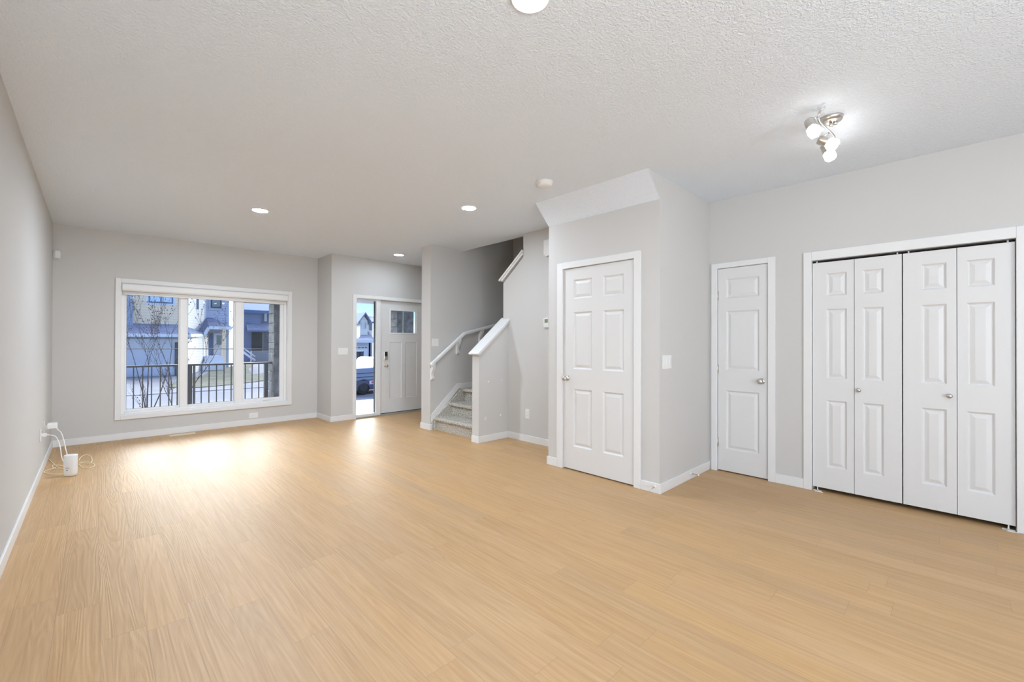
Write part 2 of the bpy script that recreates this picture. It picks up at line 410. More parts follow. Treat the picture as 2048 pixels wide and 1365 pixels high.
for x, z, sx, sz in ((3.704, .783, .016, .007), (3.935, .787, .010, .006), (3.645, .292, .010, .008), (3.66, .31, .006, .018), (3.919, .318, .012, .014)):
    b.lathe([(1, 0), (1, 1)], (0, 0, 0), (0, 1, 0), 10)
    for v in b.v[-20:]:
        v.x, v.y, v.z = x+v.x*sx, YH-.0008+v.y*.0009, z+v.z*sz
o = b.build('filler_patches', 'filler', hw); o['label'] = 'white filler dabs on the half wall'
# closet block
wall('wall_closet', yz_wall(XD, XD+.12, YC, YD1, ZCd, [(1.995, 2.826, 0, 2.056)]) + [(XD+.12, XT, 2.9, YD1, 0, ZCd), (XD, XT, YC+.12, YD1, ZCd, ZC)], 'grey wall around the six-panel closet door')
wall('wall_column', [(XD, XR, YC, YC+.12, ZCd, ZC), (XD+.12, XR, YC, YC+.12, 0, ZCd)], 'bright return wall between the closet door and the narrow pantry door')
wall('wall_right', yz_wall(XB, XB+.12, YB, YC, ZC, [(1.219, 1.690, 0, 2.052), (-.297, .889, 0, 2.020)]), 'light grey wall with the narrow door and the bifold closet doors')
wall('wall_closet_rear', [(XR, XR+.1, YB, YC+.12, 0, ZC), (XB+.12, XR, 1.0, 1.08, 0, ZC), (XB+.12, XR, -.6, -.5, 0, ZC)], 'inner walls of the closets')
wall('wall_rear', xz_wall(YB, YB+.12, XL, XB, ZC, [(-.24, .68, 0, 2.12)]), 'rear wall behind the viewer')

# ------------------------------------------------------------------ baseboards
BH, BT = .085, .013
def base(name, segs, label):
    b = MB()
    for s in segs: b.box(*s)
    return struct(b.build(name, 'trim_paint', bevel=.003), label, 'baseboard')
base('baseboard_left', [(XL, XL+BT, -.28, YW-BT, 0, BH)], 'white baseboard along the long left wall')
base('baseboard_window', [(XL, XJ, YW-BT, YW, 0, BH)], 'white baseboard under the window')
base('baseboard_jog', [(XJ-BT, XJ, YE-BT, YW-BT, 0, BH)], 'white baseboard on the short return wall')
base('baseboard_entry', [(XJ, 3.105, YE-BT, YE, 0, BH), (4.66, XR, YE-BT, YE, 0, BH)], 'white baseboard left of the front door')
base('baseboard_stair', [(XE-BT, XE, YS, YE2+BT, 0, BH), (XE, XR, YE2, YE2+BT, 0, BH), (XE-BT, XE+.03, YS-BT, YS, 0, BH)], 'white baseboard round the wall end left of the stairs')
base('baseboard_half', [(XH-BT, XH, YH-BT, YH2, 0, BH), (XH, XT, YH-BT, YH, 0, BH)], 'white baseboard round the half wall')
base('baseboard_hall', [(XT-BT, XT, YD1, YH-BT, 0, BH)], 'white baseboard below the thermostat wall')
base('baseboard_closet', [(XD-BT, XD, 2.897, YD1+BT, 0, BH), (XD, XT-BT, YD1, YD1+BT, 0, BH), (XD-BT, XD, YC-BT, 1.937, 0, BH)], 'white baseboard either side of the closet door')
base('baseboard_column', [(XD, XB, YC-BT, YC, 0, BH)], 'white baseboard under the bright return wall')
base('baseboard_right', [(XB-BT, XB, .944, 1.164, 0, BH), (XB-BT, XB, YB+.12, -.352, 0, BH)], 'white baseboard between the narrow door and the bifold doors')

# ------------------------------------------------------------------ door leaves with moulded panels
def leaf_mesh(b, mapf, u0, u1, z0, z1, panels, t=.035, dirn=1):
    """mapf(u, d, z): u across, d depth into the wall (0 = visible face)."""
    us = sorted({u0, u1, *[p[0] for p in panels], *[p[1] for p in panels]})
    zs = sorted({z0, z1, *[p[2] for p in panels], *[p[3] for p in panels]})
    for i in range(len(us)-1):
        for j in range(len(zs)-1):
            a, c, d, e = us[i], us[i+1], zs[j], zs[j+1]
            if any(a >= p[0]-1e-6 and c <= p[1]+1e-6 and d >= p[2]-1e-6 and e <= p[3]+1e-6 for p in panels): continue
            b.add([mapf(a, 0, d), mapf(c, 0, d), mapf(c, 0, e), mapf(a, 0, e)], [(0, 1, 2, 3)])
    for a, c, d, e in panels:
        rings = [(0, 0), (.004, .003), (.010, .011), (.016, .014), (.021, .0125), (.042, .004), (.046, .0035)]
        vs = []
        for ins, dep in rings:
            vs += [mapf(a+ins, dep, d+ins), mapf(c-ins, dep, d+ins), mapf(c-ins, dep, e-ins), mapf(a+ins, dep, e-ins)]
        fs = []
        for k in range(len(rings)-1):
            for q in range(4):
                fs.append((k*4+q, k*4+(q+1) % 4, k*4+4+(q+1) % 4, k*4+4+q))
        k = (len(rings)-1)*4; fs.append((k, k+1, k+2, k+3)); b.add(vs, fs)
    # edges and back
    c8 = [mapf(u, d, z) for d in (0, t) for (u, z) in ((u0, z0), (u1, z0), (u1, z1), (u0, z1))]
    b.add(c8, [(4, 5, 6, 7), (0, 1, 5, 4), (1, 2, 6, 5), (2, 3, 7, 6), (3, 0, 4, 7)])
def knob(parent, pos, nrm, r=.026, mat='brushed_nickel', name='knob'):
    b = MB(); b.lathe([(r*1.12, 0), (r*1.12, .004), (r*.95, .008), (r*.42, .012), (r*.38, .030), (r*.6, .036), (r*.95, .042), (r*1.02, .052), (r*.92, .062), (r*.55, .069), (0, .071)], pos, nrm, 28)
    return b.build(name, mat, parent)
def small_knob(parent, pos, nrm):
    b = MB(); b.lathe([(.010, 0), (.009, .008), (.007, .013), (.013, .018), (.0175, .024), (.015, .030), (.007, .034), (0, .0345)], pos, nrm, 24)
    return b.build('knob', 'brushed_nickel', parent)
def casing_x(name, x, y0i, y1i, y0o, y1o, zi, zo, label, t=.016):   # casing on a wall of constant x, room side is -x
    b = MB(); b.box(x-t, x, y0o, y0i, 0, zo); b.box(x-t, x, y1i, y1o, 0, zo); b.box(x-t, x, y0i, y1i, zi, zo)
    return struct(b.build(name, 'trim_paint', bevel=.003), label, 'door trim')
def jamb_x(x, y0, y1, z, d=.12, t=.006):
    b = MB(); b.box(x, x+d, y0-t, y0, 0, z+t); b.box(x, x+d, y1, y1+t, 0, z+t); b.box(x, x+d, y0, y1, z, z+t); return b
def hinge(parent, x, y, z):
    b = MB(); b.box(x-.004, x+.001, y-.010, y+.010, z-.045, z+.045); b.tube([(x-.005, y, z-.047), (x-.005, y, z+.047)], .0055, 10)
    return b.build('hinge', 'brushed_nickel', parent)

# closet door (six panel)
d1 = thing('door_1', (XD+.004, 2.41, 0), 'white six-panel closet door left of the column, knob on its left', 'door', kind='structure')
fx = XD+.006
b = MB(); P6 = [(a, c, d, e) for (a, c) in ((2.117, 2.342), (2.469, 2.697)) for (d, e) in ((.243, .826), (1.027, 1.602), (1.736, 1.930))]
leaf_mesh(b, lambda u, d, z: (fx+d, u, z), 2.002, 2.819, .012, 2.045, P6)
b.build('leaf', 'door_paint', d1)
jamb_x(XD, 1.995+.004, 2.826-.004, 2.050).build('jamb', 'trim_paint', d1)
knob(d1, (fx, 2.772, .930), (-1, 0, 0))
for z in (.29, 1.073, 1.773): hinge(d1, fx-.001, 2.001, z)
casing_x('trim_1', XD, 2.004, 2.822, 1.937, 2.897, 2.051, 2.113, 'white casing around the six-panel closet door')
# pantry door (three panel)
d2 = thing('door_2', (XB+.004, 1.454, 0), 'narrow white three-panel door between the column and the bifold doors', 'door', kind='structure')
fx = XB+.006; b = MB()
leaf_mesh(b, lambda u, d, z: (fx+d, u, z), 1.226, 1.683, .012, 2.043, [(1.304, 1.603, d, e) for (d, e) in ((.229, .818), (1.02, 1.615), (1.742, 1.938))])
b.build('leaf', 'door_paint', d2)
jamb_x(XB, 1.219+.003, 1.690-.003, 2.047).build('jamb', 'trim_paint', d2)
knob(d2, (fx, 1.283, .930), (-1, 0, 0))
for z in (.29, 1.031, 1.774): hinge(d2, fx-.001, 1.684, z)
casing_x('trim_2', XB, 1.225, 1.684, 1.164, 1.742, 2.048, 2.100, 'white casing around the narrow three-panel door')
# bifold doors
def bifold(name, leaves, ky, label):
    yc = sum(l[0]+l[1] for l in leaves)/4
    r = thing(name, (XB+.01, yc, 0), label, 'door', kind='structure')
    for (a, c), (pa, pc) in leaves_p(leaves):
        b = MB(); leaf_mesh(b, lambda u, d, z: (XB+.012+d, u, z), a, c, .034, 1.998, [(pa, pc, d, e) for (d, e) in ((.218, .800), (.985, 1.590), (1.702, 1.900))], t=.030)
        b.build('leaf', 'door_paint', r)
    small_knob(r, (XB+.012, ky, .904), (-1, 0, 0))
    return r
def leaves_p(leaves):
    for a, c in leaves:
        yield (a, c), ((a+.06+.02, c-.06-.02))
def leaves_p(leaves):
    pw = {0: (.638, .780), 1: (.402, .536), 2: (.045, .183), 3: (-.195, -.056)}
    for a, c in leaves:
        for k, (p, q) in pw.items():
            if a < p and q < c: yield (a, c), (p, q)
r3 = bifold('door_3', [(.5905, .8790), (.2935, .5875)], .560, 'left pair of white bifold closet doors')
r4 = bifold('door_4', [(-.0065, .2865), (-.287, -.0095)], .031, 'right pair of white bifold closet doors')
for r, y in ((r3, .845), (r4, -.255)):
    b = MB(); b.box(XB-.022, XB+.045, y-.006, y+.006, 0, .006); b.box(XB-.024, XB-.02, y-.045, y+.012, 0, .004); b.box(XB+.0, XB+.02, y-.030, y+.030, 0, .004); b.tube([(XB+.02, y, 0), (XB+.02, y, .036)], .004, 8)
    b.build('pivot_bracket', 'white_plastic', r)
for r, ys in ((r3, (.85, .32)), (r4, (.255, -.255))):
    for y in ys:
        b = MB(); b.tube([(XB+.027, y, 1.998), (XB+.027, y, 2.014)], .005, 8); b.build('top_pin', 'white_plastic', r)
b = MB(); b.box(XB+.034, XB+.060, -.297, .889, 2.010, 2.020)
struct(b.build('trim_3_track', 'dark'), 'dark track above the bifold doors', 'door track').name = 'trim_8'
casing_x('trim_3', XB, -.291, .883, -.352, .944, 2.020, 2.098, 'white casing around the wide bifold closet opening')
b = jamb_x(XB, -.297+.006, .889-.006, 2.0145+.005); struct(b.build('trim_9', 'trim_paint'), 'white jambs inside the bifold closet opening', 'door trim')

# ------------------------------------------------------------------ front door, sidelight
d5 = thing('door_5', (4.09, YE+.03, 0), 'white front door with a small square-paned light, at the end of the room', 'door', kind='structure')
b = MB(); fy = YE+.045
U0, U1 = 3.632, 4.548
pan = [(3.812, 4.050, .275, 1.300), (4.128, 4.372, .275, 1.300)]
LX0, LX1, LZ0, LZ1 = 3.828, 4.352, 1.470, 1.872
def shallow_leaf():
    us = sorted({U0, U1, 3.812, 4.050, 4.128, 4.372, LX0, LX1}); zs = sorted({.035, 2.036, .275, 1.300, LZ0, LZ1})
    for i in range(len(us)-1):
        for j in range(len(zs)-1):
            a, c, d, e = us[i], us[i+1], zs[j], zs[j+1]
            if any(a >= p[0]-1e-6 and c <= p[1]+1e-6 and d >= p[2]-1e-6 and e <= p[3]+1e-6 for p in pan): continue
            if a >= LX0-1e-6 and c <= LX1+1e-6 and d >= LZ0-1e-6 and e <= LZ1+1e-6: continue
            b.box(a, c, fy, fy+.044, d, e)
    for a, c, d, e in pan:
        vs = [(a, fy, d), (c, fy, d), (c, fy, e), (a, fy, e), (a+.012, fy+.009, d+.012), (c-.012, fy+.009, d+.012), (c-.012, fy+.009, e-.012), (a+.012, fy+.009, e-.012)]
        b.add(vs, [(0, 1, 5, 4), (1, 2, 6, 5), (2, 3, 7, 6), (3, 0, 4, 7), (4, 5, 6, 7)])
        b.box(a, c, fy+.02, fy+.044, d, e)
shallow_leaf(); b.build('leaf', 'door_paint', d5)
b = MB()
for a in ((LX0-.028, LX0, LZ0-.028, LZ1+.028), (LX1, LX1+.028, LZ0-.028, LZ1+.028), (LX0, LX1, LZ0-.028, LZ0), (LX0, LX1, LZ1, LZ1+.028)):
    b.box(a[0], a[1], fy-.008, fy+.002, a[2], a[3])
lf = b.build('light_frame', 'trim_paint', d5, bevel=.003)
b = MB(); b.box(4.082, 4.094, fy+.010, fy+.030, LZ0, LZ1); b.build('glazing_bar', 'metal_threshold', d5)
b = MB(); b.box(LX0, LX1, fy+.018, fy+.022, LZ0, LZ1); b.build('glass', 'glass', d5)
b = MB(); b.box(3.690, 3.764, fy-.022, fy+.001, .985, 1.130); lk = b.build('keypad_lock', 'brushed_nickel', d5, bevel=.006)
b = MB(); b.box(3.700, 3.754, fy-.026, fy-.021, 1.052, 1.124); b.build('keypad_screen', 'dark', lk, bevel=.002)
b = MB(); b.lathe([(.022, 0), (.022, .010), (.010, .014), (.010, .02)], (3.728, fy-.021, 1.018), (0, -1, 0), 20); b.build('thumb_turn', 'shiny_nickel', lk)
knob(d5, (3.727, fy, .880), (0, -1, 0), .027)
b = MB(); b.box(U0-.022, U1+.022, fy, YE+.11, 0, .024); b.build('threshold', 'metal_threshold', d5, bevel=.004)
b = MB(); b.box(U0+.0, U1, fy+.005, fy+.03, .024, .036); b.build('door_sweep', 'dark', d5)
b = MB(); b.box(U0-.008, U0-.001, fy-.004, fy+.02, .86, 1.10); b.build('strike_plate', 'brushed_nickel', d5)
# sidelight
SX0, SX1, SZ0, SZ1 = 3.180, 3.538, .060, 2.012
w2 = thing('window_2', (3.36, YE+.03, 0), 'tall narrow sidelight window left of the front door', 'window', kind='structure')
b = MB(); y0, y1 = YE+.018, YE+.11
b.box(DX0, SX0, y0, y1, 0, DZ1); b.box(SX1, U0-.010, y0, y1, 0, DZ1); b.box(SX0, SX1, y0, y1, 0, SZ0); b.box(SX0, SX1, y0, y1, SZ1, DZ1)
b.box(U0-.010, DX1, y0, y1, 2.039, DZ1); b.box(U1+.003, DX1, y0, y1, 0, 2.039)
b.build('window_frame', 'trim_paint', w2, bevel=.003)
b = MB(); b.box(SX0, SX1, YE+.055, YE+.059, SZ0, SZ1); b.build('glass', 'glass', w2)
b = MB(); b.box(SX1-.006, SX1+.0005, YE+.06, YE+.109, SZ0, SZ1); b.build('seal', 'dark_gasket_and_shade', w2)
b = MB(); t = .016
b.box(3.104, 3.166, YE-t, YE, 0, 2.100); b.box(4.582, 4.645, YE-t, YE, 0, 2.100); b.box(3.166, 4.582, YE-t, YE, 2.043, 2.100)
struct(b.build('trim_4', 'trim_paint', bevel=.003), 'white casing around the front door and sidelight', 'door trim')
b = MB(); b.box(3.166, 4.582, YE-.012, YE+.045, 0, .018)
struct(b.build('trim_7', 'metal_threshold', bevel=.004), 'grey metal sill strip under the front door', 'door sill')

# ------------------------------------------------------------------ main window
w1 = thing('window_1', (1.26, YW+.07, WZ0), 'wide white three-pane window looking out to the street', 'window', kind='structure')
panes = [(.303, .855), (.964, 1.532), (1.666, 2.180)]; PZ0, PZ1 = .385, 1.925
b = MB(); y0, y1 = YW+.055, YW+.14
def rectframe(b, x0, x1, z0, z1, xi0, xi1, zi0, zi1, y0, y1):
    b.box(x0, xi0, y0, y1, z0, z1); b.box(xi1, x1, y0, y1, z0, z1); b.box(xi0, xi1, y0, y1, z0, zi0); b.box(xi0, xi1, y0, y1, zi1, z1)
rectframe(b, WX0, WX1, WZ0, WZ1, .285, 2.235, .352, 2.03, y0, y1)
b.box(.870, .950, y0, y1, .352, 2.03); b.box(1.548, 1.628, y0, y1, .352, 2.03)
b.build('window_frame', 'vinyl', w1, bevel=.004)
for i, ((a, c), (oa, oc)) in enumerate(zip(panes, ((.285, .870), (.950, 1.548), (1.628, 2.235)))):
    b = MB(); rectframe(b, oa, oc, .352, 2.03, a, c, PZ0 if i < 2 else .398, PZ1 if i < 2 else 1.91, y0+.014, y1-.03)
    s = b.build('sash', 'vinyl', w1, bevel=.004)
    b = MB(); b.box(a-.005, c+.005, y0+.034, y0+.038, .37, 1.94); b.build('glass', 'glass', s)
    b = MB(); g0 = PZ0 if i < 2 else .398; g1 = PZ1 if i < 2 else 1.91
    for q in ((a, c, g0, g0+.004), (a, c, g1-.004, g1), (a, a+.003, g0, g1), (c-.003, c, g0, g1)): b.box(q[0], q[1], y0+.030, y0+.034, q[2], q[3])
    b.build('seal', 'dark_gasket_and_shade', s)
# crank handle of the right sash
b = MB(); b.box(1.99, 2.09, y0+.002, y0+.016, .352, .372); b.tube([(2.075, y0-.004, .368), (2.05, y0-.012, .366), (1.93, y0-.014, .362)], [.008, .006, .006], 8)
b.lathe([(.010, 0), (.010, .02)], (2.075, y0+.006, .372), (0, -1, 0), 12)
b.build('crank_handle', 'white_plastic', w1)
b = MB(); t = .02
rectframe(b, .188, 2.338, .262, 2.127, WX0, WX1, WZ0, WZ1, YW-t, YW)
struct(b.build('trim_5', 'trim_paint', bevel=.004), 'wide white casing around the three-pane window', 'window trim')
b = MB(); rectframe(b, WX0-.001, WX1+.001, WZ0-.001, WZ1+.001, WX0+.008, WX1-.008, WZ0+.008, WZ1-.008, YW-.005, YW+.056)
struct(b.build('trim_6', 'trim_paint'), 'white reveal boards inside the window opening', 'window trim')
# roller blind, rolled up in its cassette
rb = thing('roller_blind', (1.26, YW+.0, 1.93), 'white roller blind rolled up in its cassette across the top of the three-pane window', 'blind')
prof = [(YW+.052, 2.058), (YW-.030, 2.058), (YW-.038, 2.050), (YW-.038, 1.990), (YW-.030, 1.972), (YW-.012, 1.962), (YW+.052, 1.962)]
b = MB(); b.prism(prof, 'x', WX0+.010, WX1-.010); b.build('cassette', 'white_plastic', rb, bevel=.002)
b = MB(); b.tube([(WX0+.02, YW+.022, 1.948), (WX1-.02, YW+.022, 1.948)], .017, 14); b.build('roll', 'white_plastic', rb)
b = MB(); b.box(WX0+.02, WX1-.02, YW+.016, YW+.028, 1.917, 1.940); b.build('bottom_bar', 'white_plastic', rb, bevel=.004)

# ------------------------------------------------------------------ added glazed doors behind the camera, to go with the fill lamps
w4 = thing('added_window_4', (.22, YB+.06, 0), 'added narrow glazed garden door for fill light in the rear wall, behind the viewer', 'window', kind='structure')
b = MB(); rectframe(b, -.24, .68, 0, 2.12, -.17, .61, .08, 2.05, YB+.03, YB+.09); b.build('window_frame', 'vinyl', w4)
b = MB(); b.box(-.17, .61, YB+.055, YB+.06, .08, 2.05); b.build('glass', 'glass', w4)
w3 = thing('added_window_3', (XL-.06, -1.8, 0), 'added glazed patio doors for fill light in the left wall, behind the viewer', 'window', kind='structure')
b = MB(); xa, xb = XL-.10, XL-.03
b.box(xa, xb, -3.3, -3.23, 0, 2.3); b.box(xa, xb, -.37, -.3, 0, 2.3); b.box(xa, xb, -3.23, -.37, 0, .07); b.box(xa, xb, -3.23, -.37, 2.23, 2.3); b.box(xa, xb, -1.85, -1.75, .07, 2.23); b.build('window_frame', 'vinyl', w3)
b = MB(); b.box(XL-.07, XL-.065, -3.23, -1.85, .07, 2.23); b.box(XL-.07, XL-.065, -1.75, -.37, .07, 2.23); b.build('glass', 'glass', w3)

# ------------------------------------------------------------------ stairs
st = thing('staircase', (4.1, 4.9, 0), 'carpeted stairs rising between the half wall and the handrail wall', 'stairs')
RX = [3.632, 3.892, 4.140]; RZ = [.190, .380, .575]
SY0, SY1 = YH2+.001, YS-.001
for i in range(3):
    x0 = RX[i]; x1 = RX[i+1] if i < 2 else XR-.003
    z1 = RZ[i]; z0 = 0
    b = MB(); n = .026
    prof = [(x1, z0), (x0+.012, z0), (x0+.012, z1-.052)]
    for k in range(9):
        a = -math.pi/2 - math.pi*k/8*1.0
        prof.append((x0-.004+.026*math.cos(a), z1-.026+.026*math.sin(a)))
    prof.append((x1, z1))
    if i < 2: ya, yb = SY0, SY1-.045
    else: ya, yb = SY0, SY1-.045
    if i == 2:
        b.prism(prof, 'y', YT+.03, yb) ; b.box(XO+.001, XR-.003, 4.10, YT+.03, 0, z1)
    else: b.prism(prof, 'y', ya, yb)
    b.build('step' if i < 2 else 'landing', 'carpet', st)
b = MB()   # carpeted ledge between the steps and the wall
b.prism([(3.600, 0), (XR-.003, 0), (XR-.003, .575), (4.10, .575), (3.600, .165)], 'y', SY1-.046, SY1)
b.build('side_ledge', 'carpet', st, bevel=.006)
b = MB()   # second flight climbing behind the thermostat wall
for k in range(10):
    y1 = 4.10-k*.235; b.box(XO+.002, XR-.002, y1-.235 if k < 9 else 1.905, y1, .575, .575+.19*(k+1))
b.build('upper_flight', 'carpet', st)
b = MB()
b.prism([(3.566, .118), (3.575, .235), (4.036, .657), (XR-.002, .657), (XR-.002, .577), (4.075, .577), (3.60, .150)], 'y', SY1-.012, SY1+.0005)
struct(b.build('baseboard_stair_skirt', 'trim_paint', bevel=.003), 'white skirt board following the carpeted steps', 'baseboard').name = 'trim_10'

# caps of the half wall and of the open stairwell wall
def cap_y(name, x0, z0, x1, z1, ya, yb, label):     # sloped along x
    b = MB(); d = Vector((x1-x0, 0, z1-z0)); L = d.length; d.normalize(); n = Vector((-d.z, 0, d.x))
    c = (Vector((x0, 0, z0))+Vector((x1, 0, z1)))/2; c.y = (ya+yb)/2
    b.obox(c-n*.012, d, (0, 1, 0), n, L/2, (yb-ya)/2+.030, .012)
    b.obox(c-n*.036-d*.0, d, (0, 1, 0), n, L/2-.03, (yb-ya)/2+.014, .012)
    return struct(b.build(name, 'trim_paint', bevel=.004), label, 'wall cap')
cap_y('trim_11', 3.494, 1.150, 4.085, 1.640, YH, YH2, 'white sloping cap board on the half wall')
b = MB(); p0 = Vector((0, 4.435, 2.162)); p1 = Vector((0, 3.977, 2.520)); d = (p1-p0); L = d.length; d.normalize(); n = Vector((0, -d.z, d.y)); n = n if n.z > 0 else -n
c = (p0+p1)/2; c.x = (XT+XO)/2
b.obox(c-n*.012, d, (1, 0, 0), n, L/2, (XO-XT)/2+.030, .012); b.obox(c-n*.036, d, (1, 0, 0), n, L/2-.03, (XO-XT)/2+.014, .012)
struct(b.build('trim_12', 'trim_paint', bevel=.004), 'white sloping cap board on the open stairwell wall', 'wall cap')

# handrail
hr = thing('handrail', (4.1, YS-.05, .9), 'white painted handrail on scrolled brackets, on the wall above the carpeted steps', 'handrail')
pts = [Vector((3.514, YS-.062, .962)), Vector((4.126, YS-.062, 1.434)), Vector((4.98, YS-.062, 1.628))]
prof = [(-.020, -.026), (.020, -.026), (.027, -.012), (.024, .012), (.012, .024), (-.012, .024), (-.024, .012), (-.027, -.012)]
b = MB(); base_i = 0; rings = []
for i, p in enumerate(pts):
    if i == 0: d = (pts[1]-pts[0]).normalized()
    elif i == 2: d = (pts[2]-pts[1]).normalized()
    else: d = ((pts[1]-pts[0]).normalized()+(pts[2]-pts[1]).normalized()).normalized()
    n = Vector((-d.z, 0, d.x)); sc = 1/max(.5, n.dot(Vector((-(pts[1]-pts[0]).normalized().z, 0, (pts[1]-pts[0]).normalized().x)))) if i == 1 else 1
    rings.append([p+Vector((0, 1, 0))*q[0]+n*q[1]*sc for q in prof])
vs = [v for r in rings for v in r]; fs = [tuple(range(8)), tuple(range(16, 24))]
for i in range(2):
    for j in range(8): fs.append((i*8+j, i*8+(j+1) % 8, i*8+8+(j+1) % 8, i*8+8+j))
b.add(vs, fs); b.build('rail', 'trim_paint', hr, bevel=.002)
def bracket(x, ztop):
    h = .235; y = YS-.001
    # side profile in (y away from the wall, z): scroll that rises from the wall and curls out under the rail
    out_ = [(0, 0), (.026, 0), (.042, .014), (.044, .034), (.034, .055), (.030, .085), (.040, .110), (.060, .135), (.078, .165), (.088, .205), (.090, .240), (.036, .240), (.034, .205), (.022, .180), (.008, .168), (0, .165)]
    b = MB(); b.prism([(y-a, ztop-h+c) for a, c in out_], 'x', x-.024, x+.024)
    return b.build('bracket', 'trim_paint', hr, bevel=.004)
bracket(3.569, .978); bracket(4.035, 1.348); bracket(4.49, 1.500)

# ------------------------------------------------------------------ switches, outlets, small wall devices
def plate_y(name, x0, x1, z0, z1, y, rockers, label, cat, group=None, kind_='rocker'):   # on a wall of constant y facing -y
    t = thing(name, ((x0+x1)/2, y, z0), label, cat, group)
    b = MB(); b.box(x0, x1, y-.006, y, z0, z1); b.build('plate', 'white_plastic', t, bevel=.0025)
    n = rockers; wtot = (x1-x0); zc = (z0+z1)/2; hz = (z1-z0)
    for i in range(n):
        xc = x0+wtot*(i+.5)/n
        b = MB(); b.box(xc-.016, xc+.016, y-.0095, y-.005, zc-.033, zc+.033); o = b.build('rocker' if kind_ == 'rocker' else 'socket', 'white_plastic', t, bevel=.002)
    return t
def plate_x(name, y0, y1, z0, z1, x, s, kind_, label, cat, group=None):     # on a wall of constant x; s = +1 faces +x
    t = thing(name, (x, (y0+y1)/2, z0), label, cat, group)
    f = lambda a, b_: (min(x+s*a, x+s*b_), max(x+s*a, x+s*b_))
    b = MB(); b.box(*f(0, .006), y0, y1, z0, z1); b.build('plate', 'white_plastic', t, bevel=.0025)
    zc = (z0+z1)/2; yc = (y0+y1)/2
    b = MB(); b.box(*f(.005, .0095), yc-.016, yc+.016, zc-.033, zc+.033); o = b.build('socket', 'white_plastic', t, bevel=.002)
    for dz in (-.018, .018):
        for dy in (-.006, .006):
            b = MB(); b.box(*f(.009, .0103), yc+dy-.001, yc+dy+.001, zc+dz-.004, zc+dz+.004); b.build('slot', 'slot', o)
    return t
plate_y('light_switch', 2.864, 3.027, 1.087, 1.200, YE, 3, 'wide white three-rocker switch plate left of the front door sidelight', 'switch')
plate_y('light_switch', 3.575, 3.694, 1.237, 1.352, YS, 2, 'white two-rocker switch plate above the stair handrail', 'switch')
plate_y('light_switch', 3.520, 3.684, 1.066, 1.184, YC, 3, 'white three-rocker switch plate on the bright return wall beside the six-panel door', 'switch')
t = thing('wall_outlet', (1.788, YW, .1), 'white horizontal power outlet below the right pane of the window', 'outlet')
b = MB(); b.box(1.726, 1.850, YW-.006, YW, .104, .186); b.build('plate', 'white_plastic', t, bevel=.0025)
b = MB(); b.box(1.755, 1.821, YW-.0095, YW-.005, .129, .161); o = b.build('socket', 'white_plastic', t, bevel=.002)
for dx in (-.018, .018):
    for dz in (-.006, .006):
        b = MB(); b.box(1.788+dx-.004, 1.788+dx+.004, YW-.0104, YW-.009, .145+dz-.001, .145+dz+.001); b.build('slot', 'slot', o)
p = at(1053, 827, 3.85)
plate_x('wall_outlet', 3.850, 3.925, .300, .425, XT, -1, 'outlet', 'white power outlet low on the wall below the thermostat', 'outlet')
plate_x('wall_outlet', 6.080, 6.155, .325, .445, XL, 1, 'outlet', 'white power outlet on the left wall nearest the router, cable plugged in', 'outlet')
plate_x('wall_outlet', 6.475, 6.550, .345, .465, XL, 1, 'outlet', 'white outlet on the left wall holding the boxy power adapter', 'outlet')
# thermostat
t = thing('thermostat', (XT, 3.556, 1.48), 'small white thermostat with a green display on the hall wall', 'thermostat')
b = MB(); b.box(XT-.026, XT, 3.512, 3.598, 1.482, 1.606); b.build('case', 'white_plastic', t, bevel=.005)
b = MB(); b.box(XT-.0275, XT-.025, 3.520, 3.574, 1.540, 1.586); b.build('display', 'lcd', t)
b = MB(); b.box(XT-.0285, XT-.025, 3.530, 3.580, 1.500, 1.512); b.build('button', 'white_plastic', t, bevel=.001)
# doorbell chime
t = thing('door_chime', (XT, 3.49, 2.37), 'white doorbell chime box high on the hall wall beside the closet wall', 'doorbell chime')
b = MB(); b.box(XT-.045, XT, 3.40, 3.582, 2.385, 2.575); b.build('case', 'white_plastic', t, bevel=.008)
b = MB(); b.box(XT-.040, XT-.004, 3.420, 3.560, 2.372, 2.386); b.build('grille', 'white_plastic', t, bevel=.002)
# motion sensor in the far left corner
t = thing('motion_sensor', (XL+.04, YW-.04, 2.32), 'small white motion sensor high in the corner of the left wall', 'sensor')
b = MB(); c = Vector((XL+.034, YW-.034, 2.352)); d = Vector((1, -1, 0)).normalized(); sdir = Vector((1, 1, 0)).normalized()
b.obox(c, sdir, d, (0, 0, 1), .030, .020, .045); b.build('case', 'white_plastic', t, bevel=.008)
b = MB(); b.obox(c+d*.019+Vector((0, 0, -.012)), sdir, d, (0, 0, 1), .018, .004, .018); b.build('lens', 'white_plastic', t, bevel=.003)

# ------------------------------------------------------------------ ceiling devices
def downlight(x, y, label, disc='lamp_disc'):
    t = thing('recessed_light', (x, y, ZC), label, 'ceiling light', 'round recessed ceiling lights')
    b = MB(); b.lathe([(.083, 0), (.086, -.003), (.082, -.007), (.074, -.008), (.072, -.004)], (x, y, ZC+.0005), (0, 0, 1), 40); b.build('trim_ring', 'white_plastic', t)
    b = MB(); b.lathe([(.073, 0), (.073, .004)], (x, y, ZC-.0050), (0, 0, 1), 40); b.build('lamp_disc', disc, t)
    return t
downlight(1.291, 5.294, 'round recessed ceiling light nearest the window wall on the left', 'lamp_disc_window')
downlight(2.864, 3.620, 'round recessed ceiling light in front of the stairs', 'lamp_disc_stairs')
downlight(3.572, 6.357, 'round recessed ceiling light just inside the front door', 'lamp_disc_entry')
downlight(1.300, 1.236, 'round recessed ceiling light cut by the top edge of the photo')
